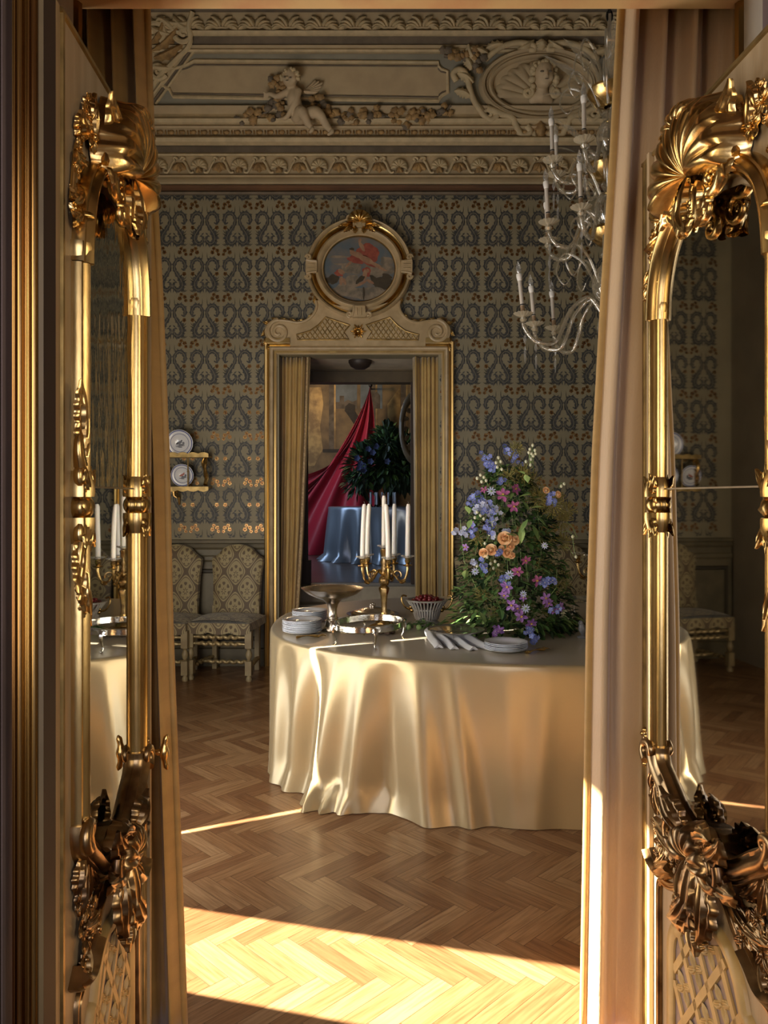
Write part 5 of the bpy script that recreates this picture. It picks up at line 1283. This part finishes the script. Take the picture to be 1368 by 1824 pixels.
def delph(pts, Y, r, m, name='delphinium'):
    mb = MB()
    for px, py in pts:
        c = loc(px, py, Y+random.uniform(-.03, .03)); n_, a, b = frame_of((random.uniform(-.6, .6), -1, random.uniform(-.3, .5))); k0 = random.random()*6
        for k in range(5): t = k0+2*pi*k/5; petal(mb, c, a*cos(t)+b*sin(t), n_, r*random.uniform(.8, 1.1), r*.42, 0, .15)
        mb.ball(c+n_*r*.12, r*.16, 6, 4, 1)
    for (p, q) in zip(pts, pts[1:]): mb.tube([loc(*p, Y+.02), loc(*q, Y+.02)], .0016, 4, 2, False)
    mb.build(name, [m, M['bud'], M['leaf_light']], R, 0)
def spray(cx, cy, rx, ry, n, ang=0): 
    out = []
    for i in range(n):
        u, v = random.gauss(0, .5)*rx, random.gauss(0, .5)*ry; out.append((cx+u*cos(ang)-v*sin(ang), cy+u*sin(ang)+v*cos(ang)))
    return sorted(out, key=lambda q: q[1])
B, PB = M['delph'], M['pale_blue']
for cx, cy, rx, ry, n, m, Y in ((868, 824, 9, 14, 12, B, 4.26), (875, 830, 9, 9, 8, B, 4.26), (905, 805, 8, 12, 10, B, 4.3), (917, 815, 9, 14, 10, B, 4.3), (850, 885, 16, 14, 20, B, 4.14), (858, 903, 14, 14, 18, PB, 4.14), (872, 910, 12, 16, 18, B, 4.12), (880, 915, 10, 16, 12, PB, 4.12), (869, 940, 8, 8, 9, B, 4.12), (892, 857, 8, 6, 7, B, 4.2), (982, 888, 11, 12, 16, B, 4.16), (808, 946, 6, 8, 6, PB, 4.2), (825, 950, 9, 9, 8, PB, 4.2), (842, 946, 9, 10, 9, B, 4.18), (902, 944, 8, 5, 7, PB, 4.12), (890, 984, 7, 8, 8, B, 4.06), (862, 1010, 9, 12, 9, B, 4.1), (898, 1032, 8, 12, 12, B, 4.06), (968, 1038, 9, 7, 9, B, 4.05), (982, 1034, 9, 8, 10, B, 4.05), (945, 1125, 9, 7, 8, B, 4.0), (952, 1137, 6, 9, 10, B, 3.93), (990, 1085, 14, 7, 9, B, 4.1), (876, 950, 6, 5, 5, PB, 4.12), (844, 1000, 7, 9, 6, PB, 4.14), (885, 1125, 9, 7, 8, Cv, 4.0)):
    delph(spray(cx, cy, rx, ry, n), Y, .0145, m)
for cx, cy, r in ((907, 1024, .026), (936, 1084, .026), (875, 875, .026), (970, 972, .02), (846, 1018, .022), (932, 1058, .02)):
    mb = MB(); c = loc(cx, cy, 4.04); n_, a, b = frame_of((0, -1, .2))
    for k in range(9): t = 2*pi*k/9; petal(mb, c, a*cos(t)+b*sin(t), n_, r, r*.16, 0, .1)
    mb.ball(c+n_*.004, r*.22, 8, 6, 1); mb.build('love_in_a_mist', [M['pale_blue'], M['leaf_light']], R, 0)
for pts in ([(949, 793), (944, 800), (953, 802), (947, 808), (942, 806), (950, 812), (954, 808), (946, 818), (937, 822), (945, 828)], [(888, 815), (884, 824), (892, 822), (886, 832), (894, 836)], [(856, 846), (862, 850), (850, 852), (858, 858), (866, 856)], [(850, 912), (856, 918), (846, 922), (862, 924)], [(868, 992), (860, 1000), (874, 1004), (866, 1010), (850, 1008)], [(878, 935), (872, 952), (882, 956), (864, 968)], [(1005, 862), (1000, 866)], [(1026, 992), (1020, 956)], [(882, 1000), (888, 1006), (879, 1012)]):
    mb = MB()
    for px, py in pts: mb.ball(loc(px, py, 4.14), .0078, 8, 6, 0, (1, 1, 1.25)); mb.tube([loc(px, py, 4.14), (loc(px, py, 4.14)+loc(*pts[-1], 4.15))/2+Vector((0, .01, -.01)), loc(*pts[-1], 4.15)], .0012, 4, 1)
    mb.build('snapdragon', [M['bud'], M['leaf_light']], R)
big = MB()
for px, py, a, L in ((905, 885, 2.9, .07), (925, 885, .4, .07), (928, 890, -.9, .07), (940, 860, 1.9, .06), (935, 845, 2.6, .05), (948, 935, -1.2, .08), (940, 925, -2.2, .08), (930, 935, -1.7, .09), (920, 955, 2.8, .07), (945, 905, .3, .07), (955, 920, -.7, .07), (836, 915, 2, .06), (840, 925, -2, .05), (820, 1050, 2.6, .06), (828, 1030, 1.5, .06), (850, 1055, 3.2, .08), (842, 1075, .4, .07), (855, 1090, -1.1, .06), (870, 1065, .2, .09), (815, 1095, 3, .07), (830, 1110, 3.1, .07), (850, 1110, -2.6, .06), (875, 1120, -.6, .07), (870, 1130, 3.3, .07), (905, 1115, .5, .07), (910, 1130, -.9, .08), (925, 1130, .6, .06), (945, 1020, .5, .08), (960, 1010, -.4, .07), (925, 1035, -.2, .07), (935, 1045, 3.4, .06)):
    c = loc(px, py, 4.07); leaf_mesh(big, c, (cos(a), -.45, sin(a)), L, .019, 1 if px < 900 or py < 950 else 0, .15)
o = big.build('broad_leaves', [M['leaf'], M['leaf_light']], R, 0)
# sprig at the foot of the basket and a small posy at the right
mb = MB(); random.seed(8)
for i in range(46): leaf_mesh(mb, (random.uniform(-.10, .10), random.uniform(-.05, .05), .012+random.random()*.03), (random.uniform(-1, 1), random.uniform(-1, .2), random.uniform(-.2, .4)), random.uniform(.03, .055), .013, random.choice((0, 0, 1)), .2)
for i in range(5): mb.ball((random.uniform(-.09, .09), -.05, .016), .013, 8, 6, 1, (1, 1, 1.3))
o = mb.build('leafy_sprig', [M['leaf'], M['leaf_light']], None, 0); o.location = (.20, 4.43, TT); tag(o, 'green leafy sprig lying around the foot of the cherry basket', 'sprig')
mb = MB()
for i in range(60): a = random.uniform(0, 6.3); leaf_mesh(mb, (.05*cos(a), .05*sin(a), random.uniform(.01, .12)), (cos(a), sin(a), random.uniform(-.4, .5)), random.uniform(.04, .07), .013, 0, .3)
o = mb.build('posy', [M['leaf_dark'], M['bud'], M['paint_red']], None, 0); o.location = (1.02, 4.36, TT); tag(o, 'small dark posy of leaves and cream buds beside the glass stand', 'flowers')
mb = MB()
for p in ((-.02, -.06, .10), (.0, -.065, .085), (-.035, -.05, .09), (-.01, -.06, .115)): mb.ball(p, .016, 8, 6)
mb.build('bud', M['bud'], o)
# ---------------------------------------------------------------- glass chandelier
CX, CY = 1.29, 4.40
R = empty('chandelier', (CX, CY, 2.3)); tag(R, 'large three-tiered glass chandelier with white electric candles hanging by a dark chain', 'chandelier')
Zc = lambda z: z-2.3
mb = MB()
i = 0; z = 4.22
while z < 5.6:
    a = (i % 2)*pi/2; mb.tube([(.016*cos(t)*cos(a), .016*cos(t)*sin(a), Zc(z)+.03+.034*sin(t)) for t in [2*pi*k/10 for k in range(11)]], .0055, 6, cap=False); z += .05; i += 1
mb.build('chain', M['black'], R)
def cup(z, r): MB().lathe([(.03, .10), (r*.55, .115), (r*.97, .10), (r, .085), (r*.86, .05), (r*.5, .012), (.03, 0)], (0, 0, Zc(z)), 36).build('gilt_cup', M['gold'], R)
for z, r in ((3.73, .125), (3.30, .13), (2.93, .12)): cup(z, r)
for z, r, h in ((3.56, .075, 1.3), (3.14, .09, 1.25), (2.72, .10, 1.2), (2.47, .07, 1.2)): MB().ball((0, 0, Zc(z)), r, 20, 14, 0, (1, 1, h)).build('glass_ball', M['glass'], R, 60)
for z in (3.68, 3.42, 3.28, 2.98, 2.88, 2.60, 2.40): MB().lathe([(.03, -.03), (.045, 0), (.03, .03)], (0, 0, Zc(z)), 12, rib=6, amp=.15).build('glass_collar', M['glass'], R, 60)
mb = MB()
mb.lathe([(.012, -.1), (.03, -.05), (.02, 0), (.05, .04), (.03, .08)], (0, 0, Zc(2.32)), 14)
mb.build('glass_finial', M['glass'], R, 60)
MB().tube([(0, 0, Zc(2.3)), (0, 0, Zc(4.26))], .012, 8).build('rod', M['silver'], R)
def arm(a, r, z, sc, tilt):
    d = Vector((cos(a), sin(a), 0)); up = Vector((0, 0, 1)); mb = MB()
    pts = catmull([d*.05+up*(z+.02), d*.12+up*(z+.10*sc), d*.22*r/.48+up*(z+.02*sc), d*(r*.62)+up*(z-.15*sc), d*(r*.86)+up*(z-.14*sc), d*r*.99+up*(z-.06*sc), d*r+up*z], 7)
    s = d.cross(up)
    # twisted glass rope: a second strand winds round the first
    mb.tube(pts, .0125, 8, twist=.5)
    mb.tube([p+(s*cos(i*1.1)+up*sin(i*1.1))*.0075 for i, p in enumerate(pts)], .0085, 6)
    A = mb.build('glass_arm', M['glass'], R, 60)
    bp = MB()
    def pf(u, v):
        t = 2*pi*u; rr = lerp(.012, .058, v); zz = .022*v**1.6+.003*cos(14*t)*v
        p = d*r+up*(z+zz); return (p.x+rr*cos(t), p.y+rr*sin(t), p.z)
    bp.grid(pf, 42, 6, cu=True); bp.lathe([(.012, -.03), (.022, -.016), (.014, 0), (.02, .012)], tuple(d*r+up*z), 12)
    bp.build('drip_pan', M['pan_glass'], A, 30)
    lean = d*tilt
    def at(h): return d*r+up*(z+h)+lean*h
    MB().tube([at(.015), at(.065)], .0125, 10).build('brass_sleeve', M['brass_tube'], A)
    MB().tube([at(.065), at(.21)], .0118, 12).build('candle_tube', M['candle_tube'], A)
    MB().tube([at(.068), at(.074)], .0126, 10).build('ring', M['black'], A)
    MB().tube([at(.21), at(.213), at(.235), at(.25), at(.251)], [.0115, .014, .018, .0165, .004], 12).build('bulb_socket', M['bulb_white'], A)
    MB().tube([at(.25), at(.262), at(.28), at(.30), at(.318), at(.325)], [.008, .0145, .0165, .011, .004, .001], 12).build('bulb', M['crystal'], A)
    dr = MB(); p = d*r*.98+up*(z-.05)
    dr.tube([p, p-up*.04], .0012, 4); dr.lathe([(.001, -.06), (.010, -.035), (.007, -.015), (.001, 0)], tuple(p-up*.05), 6); dr.lathe([(.001, -.10), (.006, -.06), (.007, -.02), (.001, 0)], tuple(p-up*.12), 6)
    dr.build('glass_drop', M['crystal'], A, 0)
    return A
for a in (255, 172, 139, 117, 70, 20, 330, 292): arm(radians(a), .485, Zc(2.545), 1, .10)
for a in (177, 131, 224, 60, 0, 310): arm(radians(a), (.345, .43, .30, .36, .36, .36)[(177, 131, 224, 60, 0, 310).index(a)], Zc(3.06), .8, .06)
for a in (180, 142, 230, 97, 40, 0, 320, 280): arm(radians(a), .325, Zc(3.41), .7, .03)
mb = MB()
for zz, n, r0, s in ((3.88, 8, .20, 1), (3.72, 8, .28, .8), (3.22, 8, .26, .8), (2.72, 8, .30, 1), (2.98, 8, .22, .7)):
    for k in range(n):
        a = 2*pi*(k+.5)/n; d = Vector((cos(a), sin(a), 0)); up = Vector((0, 0, 1))
        mb = MB(); mb.tube([d*(r0*x)+up*(Zc(zz)+y*s) for x, y in catmull([(.25, 0), (.5, .14), (.85, .20), (1.0, .10), (.85, .02), (.72, .06)], 5)], [.009-.00022*i for i in range(26)], 7); mb.build('glass_scroll', M['glass'], R, 60)

mb = MB()
for k in range(6):
    a = 2*pi*(k+.3)/6; d = Vector((cos(a), sin(a), 0)); up = Vector((0, 0, 1))
    for (x0, z0, L, w, la) in ((.10, 3.86, .30, .03, 1.15), (.16, 3.82, .24, .03, .8), (.18, 3.5, .18, .026, .9)):
        s = d.cross(up); vs = []
        for t in range(7):
            f = t/6; p = d*(x0+L*f*cos(la)*(1+.6*f))+up*(Zc(z0)+L*f*sin(la)*(1-.25*f)); ww = w*sin(pi*(f*.9+.08))
            vs += [p-s*ww, p+up*.006+d*.006, p+s*ww]
        mb.add(vs, [(3*i+j, 3*i+j+1, 3*i+4+j, 3*i+3+j) for i in range(6) for j in range(2)])
mb.build('glass_leaves', M['glass'], R, 30)

# ---------------------------------------------------------------- cherub, garland and shell cartouche on the cove
def on_cove(px, py, off): return cove_pt(px, py, off)
def fleshy(name, chains, balls, m, parent=None, voxel=.007):
    mb = MB()
    for pts, rads in chains:
        pp = catmull([on_cove(x, y, o) for x, y, o in pts], 4); n = len(pp)
        rr = [interp([(i/(len(rads)-1), r) for i, r in enumerate(rads)], j/(n-1)) for j in range(n)]
        mb.tube(pp, rr, 12)
        mb.ball(pp[0], rr[0], 12, 8); mb.ball(pp[-1], rr[-1], 12, 8)
    for x, y, o, r, sc in balls: mb.ball(on_cove(x, y, o), r, 16, 12, 0, sc)
    ob = mb.build(name, m, parent, 0)
    md = ob.modifiers.new('r', 'REMESH'); md.mode = 'VOXEL'; md.voxel_size = voxel; md.use_smooth_shade = True
    sm = ob.modifiers.new('s', 'SMOOTH'); sm.factor = .5; sm.iterations = 3
    return ob
k1 = 1/200.0
chains = [
 ([(527, 168, .08), (526, 182, .10), (530, 200, .10), (538, 212, .09)], [.052, .062, .066, .06]),      # torso
 ([(519, 150, .09), (524, 164, .085)], [.032, .036]),                                                    # neck
 ([(534, 168, .11), (530, 186, .14), (522, 202, .15)], [.032, .028, .024]),                              # right arm down
 ([(522, 202, .15), (516, 213, .15), (510, 217, .15)], [.024, .020, .018]),
 ([(514, 168, .09), (503, 174, .10), (494, 177, .11)], [.03, .027, .022]),                               # other arm to the vine
 ([(494, 177, .11), (484, 172, .10), (479, 174, .10)], [.022, .018, .015]),
 ([(532, 212, .11), (540, 206, .18), (546, 214, .20)], [.052, .05, .04]),                                 # thigh
 ([(546, 214, .20), (552, 226, .18), (558, 233, .17)], [.037, .034, .022]),
 ([(558, 233, .17), (560, 238, .20), (556, 243, .21)], [.02, .02, .013]),
 ([(546, 210, .10), (564, 206, .16), (575, 214, .18)], [.054, .05, .04]),
 ([(575, 214, .18), (584, 229, .16), (590, 237, .14)], [.037, .034, .022]),
 ([(590, 237, .14), (594, 240, .17), (588, 246, .19)], [.02, .021, .013])]
for k in range(4): chains.append(([(512-k*2.2, 215+k*.8, .155), (508-k*2.6, 219-(k*.7), .155)], [.008, .006]))
for k in range(5): chains.append(([(480, 172+k*1.5, .105), (474-abs(k-2), 168+k*3, .11)], [.008, .006]))
balls = [(519, 143, .10, .075, (.92, .95, 1.08)), (516, 150, .145, .036, (1.1, .7, .8)), (511, 147, .14, .026, (1, .8, 1)), (526, 148, .14, .027, (1, .8, 1)), (516, 146.5, .175, .011, (.9, 1, 1.1)), (516, 152.2, .165, .012, (1.7, .6, .45)), (533, 144, .10, .018, (.5, 1, 1.4)), (536, 212, .08, .075, (1.1, .9, .8))]
M['putto'] = mat('putto_paint', (.62, .49, .32), .7, color2=(.52, .41, .265), vscale=8)
cb = fleshy('cherub', chains, balls, M['putto']); tag(cb, 'painted stone-coloured cherub sitting on the cornice and looking left', 'cherub')
mb = MB(); random.seed(4)
for i in range(110):
    a = random.uniform(0, 2*pi); v = random.uniform(-.35, 1); r = 16
    px = 520+r*cos(a)*sqrt(max(0, 1-v*v*.8)); py = 141-13*v+(3 if abs(cos(a)) > .7 else 0)
    if v < .35 and 507 < px < 529: continue
    q = on_cove(px, py, .10+.05*random.random()); mb.ball(q, random.uniform(.009, .016), 8, 6)
mb.build('hair', M['cove_light'], cb)
mb = MB()
for k in range(6):
    L = 36-4*abs(k-2); a = .62-.17*k; relief_leaf(mb, 543, 166, a, L, 4.5, .05+.006*k, 0, .35, .02, cove_pt, 1)
mb.build('wing', M['putto'], cb)
mb = MB()
for x, y in ((511.5, 146), (521.5, 147)): mb.ball(on_cove(x, y, .176), .0085, 8, 6, 0, (1.3, .5, .7))
mb.ball(on_cove(516, 152.4, .185), .008, 8, 6, 0, (1.7, .5, .35)); mb.build('eyes', M['cove_dark'], cb)
def garland(name, line, n, sp, label, seed):
    random.seed(seed); mb = MB(); pp = catmull(line, 8)
    for i in range(n):
        p = pp[int(random.random()*(len(pp)-1))]; a = random.uniform(0, 2*pi); L = random.uniform(8, 15)
        relief_leaf(mb, p[0]+random.uniform(-sp, sp), p[1]+random.uniform(-sp, sp), a, L, L*.5, .05+random.random()*.05, random.choice((0, 0, 0, 1)), random.uniform(-.8, .8), .012, cove_pt, 3)
    mb.tube([cove_pt(p[0], p[1], .05) for p in pp], .014, 6, 1)
    tag(mb.build(name, [M['cove_gold'], M['cove_dark']], None, 60), label, 'garland')
garland('vine_garland', [(438, 215), (462, 210), (490, 190), (500, 172), (494, 150), (502, 200), (480, 216)], 56, 9, 'painted ochre vine behind the cherub, climbing to its left', 3)
garland('vine_garland', [(556, 185), (575, 195), (600, 210), (640, 214), (680, 208), (720, 216), (755, 208), (785, 205), (802, 190)], 95, 9, 'long painted ochre vine garland on the cornice between cherub and cartouche', 5)
garland('vine_garland', [(790, 102), (815, 106), (835, 100), (850, 112), (842, 128)], 26, 6, 'short painted ochre vine at the upper left of the cartouche', 6)
# cartouche
EX, EY = 962, 152
Rc = empty('cartouche', cove_pt(EX, EY)); tag(Rc, 'oval scrolled cartouche with a shell and a carved head on the cove, behind the chandelier', 'cartouche')
cO = cove_pt(EX, EY)
cl_ = lambda x, y, o: cove_pt(x, y, o)-cO
mb = MB(); n = 64
def ell(rx, ry, prof, m=0):
    vs = []
    for i in range(n):
        a = 2*pi*i/n
        for d, h in prof: vs.append(cl_(EX+(rx+d)*cos(a), EY-(ry+d)*sin(a), h))
    k = len(prof); mb.add(vs, [(i*k+j, ((i+1) % n)*k+j, ((i+1) % n)*k+j+1, i*k+j+1) for i in range(n) for j in range(k-1)], m)
mb.add([cl_(EX+88*cos(2*pi*i/n), EY-50*sin(2*pi*i/n), .012) for i in range(n)], [tuple(range(n))], 1)
ell(88, 50, [(-4, .012), (-2, .05), (2, .06), (5, .04), (7, .05), (10, .03)]); ell(102, 60, [(-4, .02), (-2, .07), (3, .08), (6, .05), (8, .0)])
mb.build('oval_frame', [M['cove'], M['cove']], Rc, 50)
mb = MB(); shell_relief(mb, EX, 178, 80, .02, 0, .05, lambda x, y, o: cl_(x, y, o), .02, pi-.02, 11, .84); mb.build('shell', M['cove'], Rc, 60)
mb = MB()
def sc_tube(pts, r, m=0): mb.tube([cl_(x, y, .06) for x, y in pts], r, 8, m)
for q in (1, -1):
    X = lambda x: EX+q*(x-EX)
    sc_tube([(X(x), y) for x, y in catmull([(812, 148), (806, 134), (816, 127), (828, 134), (834, 155), (842, 180), (858, 205), (872, 216), (884, 208), (880, 200)], 5)], [.026]*46)
    sc_tube([(X(x), y) for x, y in catmull([(830, 140), (836, 160), (846, 182), (862, 204)], 5)], [.014]*16)
    sc_tube([(X(x), y) for x, y in catmull([(866, 195), (890, 205), (910, 212), (918, 228), (928, 244), (942, 238), (936, 226)], 5)], [.03]*31)
    sc_tube([(X(x), y) for x, y in spiral((868, 206), 12, 3, 0, 1.3)], [.016]*41)
    sc_tube([(X(x), y) for x, y in catmull([(862, 110), (890, 88), (920, 80), (946, 84), (950, 92), (940, 92)], 5)], [.024]*26)
    for (x, y, a, L, c) in ((850, 118, 2.4, 40, -.8), (870, 100, 2.6, 40, .6), (900, 84, 2.9, 36, .8), (842, 150, 2.2, 36, .9), (838, 175, 2.4, 32, .8), (950, 232, -1.7, 26, .2), (920, 92, .2, 34, .7), (838, 128, 1.6, 28, 1)):
        relief_leaf(mb, X(x), y, a if q > 0 else pi-a, L, 9, .04, 0, c*q, .05, cl_)
relief_leaf(mb, EX, 74, -1.57, 20, 12, .06, 0, 0, .06, cl_); relief_leaf(mb, EX-2, 218, -1.57, 34, 12, .06, 1, 0, .05, cl_)
mb.build('scrolls', [M['cove_light'], M['cove_gold']], Rc, 60)
hd = [([(963, 156, .08), (962, 170, .07)], [.045, .055]), ([(946, 180, .04), (962, 174, .07), (978, 180, .04)], [.03, .06, .03])]
bl = [(964, 138, .11, .105, (.82, .9, 1.12)), (965, 140.5, .205, .017, (.75, .8, 1.9)), (965, 144, .21, .017, (1.1, .9, .7)), (965, 150, .19, .017, (1.7, .6, .5)), (964.5, 155, .165, .038, (1, .8, .8)), (957, 146, .165, .036, (1, .7, 1)), (972, 146, .165, .036, (1, .7, 1))]
hh = fleshy('head', hd, bl, M['putto'], None, .009); tag(hh, 'carved classical head with curled hair inside the shell of the cartouche', 'bust')
mb = MB(); random.seed(2)
for i in range(60):
    a = random.uniform(0, pi*1.0); r = 19+random.random()*3; px = 964+r*cos(a)*1.0; py = 135-r*sin(a)*.85
    if random.random() < .4: px = 964+random.choice((-1, 1))*random.uniform(17, 22); py = random.uniform(132, 158)
    mb.ball(on_cove(px, py, .07+.07*random.random()), random.uniform(.018, .03), 8, 6)
mb.build('hair', M['cove_light'], hh)
mb = MB()
for x in (957.5, 971.5): mb.ball(on_cove(x, 137, .196), .013, 10, 6, 0, (1.4, .5, .6))
mb.ball(on_cove(965, 150.6, .208), .010, 10, 6, 0, (1.8, .4, .3)); mb.build('features', M['cove_dark'], hh)
for q in (1, -1): mb = MB(); mb.tube([on_cove(x, y, .07) for x, y in [(EX+q*(a-EX), b) for a, b in spiral((938, 168), 9, 2, -1.2, 1.4)]], .02, 8); mb.build('shoulder_scroll', M['cove_light'], hh)

# ---------------------------------------------------------------- far room: blue table, dark flowers, red drape
FT = 1.365; fc = (.20, 10.75); fr_ = .98
mb = MB(); NA = 200; vs = []; ts2 = [0, .05, .12, .2, .3, .45, .6, .75, .88, .95, 1.0]
for i in range(NA):
    a = 2*pi*i/NA; ww = sin(a*17+.8*sin(a*3))
    for r, z in ((.5, FT), (.97, FT), (.995, FT-.004)): vs.append((fc[0]+fr_*r*cos(a), fc[1]+fr_*r*sin(a)*.75, z))
    for t in ts2:
        rr = fr_*(1.0+.012*t)+.075*ww*t**.8+(.10*max(0, t-.88)/.12*(.6+.4*ww)); vs.append((fc[0]+rr*cos(a), fc[1]+rr*sin(a)*.75, lerp(FT-.012, ZF+.004, t)))
k = 3+len(ts2); mb.add(vs, [(i*k+j, ((i+1) % NA)*k+j, ((i+1) % NA)*k+j+1, i*k+j+1) for i in range(NA) for j in range(k-1)]+[tuple(i*k for i in range(NA))])
tag(mb.build('tablecloth', M['satin_blue'], None, 60), 'blue grey satin tablecloth on the round table in the far room', 'tablecloth')
random.seed(31); FY = 10.55; VC = P(686, 902, FY); VC = Vector((VC.x, FY, FT))
va = MB().lathe([(.001, 0), (.06, 0), (.065, .02), (.04, .05), (.07, .12), (.095, .2), (.08, .26), (.06, .28), (.055, .28)], (0, 0, 0), 24).build('vase', M['terracotta']); va.location = VC; tag(va, 'terracotta vase on the blue table of the far room', 'vase')
Rd = empty('dark_bouquet', VC); tag(Rd, 'huge shadowed bouquet of dark leaves and blue flowers in the far room', 'flowers')
mb = MB(); bl_ = MB()
for cx, cy, rx, ry, n in ((690, 820, 46, 46, 900), (650, 828, 30, 34, 300), (690, 785, 22, 26, 260), (720, 815, 26, 40, 350), (640, 858, 22, 22, 120), (720, 845, 24, 24, 200)):
    for i in range(n):
        a = random.uniform(0, 2*pi); r = random.random()**.5; px, py = cx+rx*r*cos(a), cy+ry*r*sin(a); p = P(px, py, FY+random.uniform(-.3, .3))-VC
        leaf_mesh(mb, p, (cos(a), random.uniform(-1, .5), -sin(a)), random.uniform(.08, .16), random.uniform(.018, .04), random.choice((0, 0, 0, 1)), .2)
mb.tube([(0, 0, .26), (0, 0, .5)], .03, 8)
o = mb.build('foliage', [M['leaf_dark'], M['leaf']], Rd, 0); o['kind'] = 'stuff'
for px, py in ((642, 826), (648, 830), (656, 800), (664, 806), (636, 816), (660, 822), (690, 822), (640, 834), (648, 838), (670, 795)):
    c = P(px, py, FY-.34)-VC
    for k_ in range(5): t = 2*pi*k_/5; petal(bl_, c, (cos(t), -.2, sin(t)), (0, -1, 0), .045, .02, 0, .1)
bl_.build('blue_blooms', mat('dusky_blue_petal', (.06, .08, .19), .6), Rd, 0)
tall = None
for i, (px, lab) in enumerate(((660.5, 'thin blue candle at the left end of the row on the far blue table'), (669, 'second thin blue candle from the left on the far table'), (671.5, 'third thin blue candle from the left on the far table'), (681, 'thin blue candle left of the terracotta vase on the far table'), (692, 'thin blue candle right of the terracotta vase on the far table'), (701, 'thin blue candle second from the right on the far table'), (704, 'thin blue candle at the right end of the row on the far table'))):
    q = P(px, 895, 10.2+.03*(i % 2))
    if tall is None:
        tall = MB().tube([(0, 0, 0), (0, 0, .16), (0, 0, .168)], [.013, .0125, .004], 10).build('candle', M['wax_blue']); o = tall
    else: o = dup(tall)
    o.location = (q.x, q.y, FT+.03); tag(o, lab, 'candle', 'blue candles on the far table')
    hb = MB().lathe([(.001, 0), (.03, 0), (.028, .008), (.014, .014), (.018, .03), (.001, .03)], (0, 0, 0), 14).build('candle_holder', M['black']); hb.location = (q.x, q.y, FT+.001); tag(hb, 'dark little holder under the '+lab[:lab.index(' on the')] if ' on the' in lab else lab, 'holder', 'holders of the blue candles')
# red silk hung from a hook and swept to the left
YD = 11.75
Rr = empty('red_drape', (P(660, 690, YD).x, YD, ZF)); tag(Rr, 'crimson silk hung high and swept down to the left in the far room', 'drape')
def rd(s, t):
    pk = Vector((659, 688)); right = [(659, 688), (666, 740), (668, 800), (668, 870), (664, 990)]; left = [(659, 688), (640, 765), (604, 815), (560, 842), (480, 862)]
    def at(pts, t):
        q = catmull(pts, 6); i = t*(len(q)-1); a = int(min(i, len(q)-2)); return q[a].lerp(q[a+1], i-a)
    a, b = at(right, t), at(left, t); m_ = Vector((lerp(659, 470, t**1.3), lerp(688, 985, t)))
    if s < .5: p = a.lerp(m_, s*2)
    else: p = m_.lerp(b, (s-.5)*2)
    w = P(p.x, p.y, YD); off = .10*t**.7*sin(s*2*pi*5.5+1.2*t)+.03*sin(s*37+t*4)*t
    return (w.x-Rr.location.x, off-.12*t, max(.004, w.z-ZF))
MB().grid(rd, 110, 40).build('silk', M['red_silk'], Rr, 80)
hk = MB(); hk.ball((P(660, 690, YD).x, YD+.02, P(660, 686, YD).z), .03, 8, 6); hk.tube([(P(660, 690, YD).x, YD, P(660, 686, YD).z), (P(660, 690, YD).x, YM, P(660, 686, YD).z)], .012, 6); hk.v = [(a-Rr.location.x, b-YD, c-ZF) for a, b, c in hk.v]; hk.build('hook', M['black'], Rr)
# carved oval frame at the right edge of the far doorway
q = P(743, 762, 9.4); Ro = empty('carved_panel', (q.x, 9.4, q.z-.55)); tag(Ro, 'dark carved oval wooden panel at the right edge of the far doorway', 'panel')
mb = MB(); n = 48; vs = []
for i in range(n):
    a = 2*pi*i/n
    for f, h in ((.74, .0), (.78, .05), (.88, .06), (1.0, .04), (1.02, 0)): vs.append((.22*f*cos(a), -h, .55+.46*f*sin(a)))
mb.add(vs, [(i*5+j, ((i+1) % n)*5+j, ((i+1) % n)*5+j+1, i*5+j+1) for i in range(n) for j in range(4)]); mb.build('oval_rim', M['jamb_olive'], Ro, 60)
mb = MB()
for k_ in range(14):
    a = 2*pi*k_/14; relief_leaf(mb, .11*cos(a), -(.55+.23*sin(a)), a, .12, .03, .0, 0, .8, .03, lambda x, y, d: (x, -d, -y))
mb.tube([(.02*sin(t), -.02, .25+.6*t/10) for t in range(11)], .025, 8); mb.build('carved_leaves', M['mural_stone'], Ro)
mb = MB(); mb.box(-.05, .5, .01, .05, -.95, 1.45); mb.build('backing', M['dark_gap'], Ro, smooth=0)
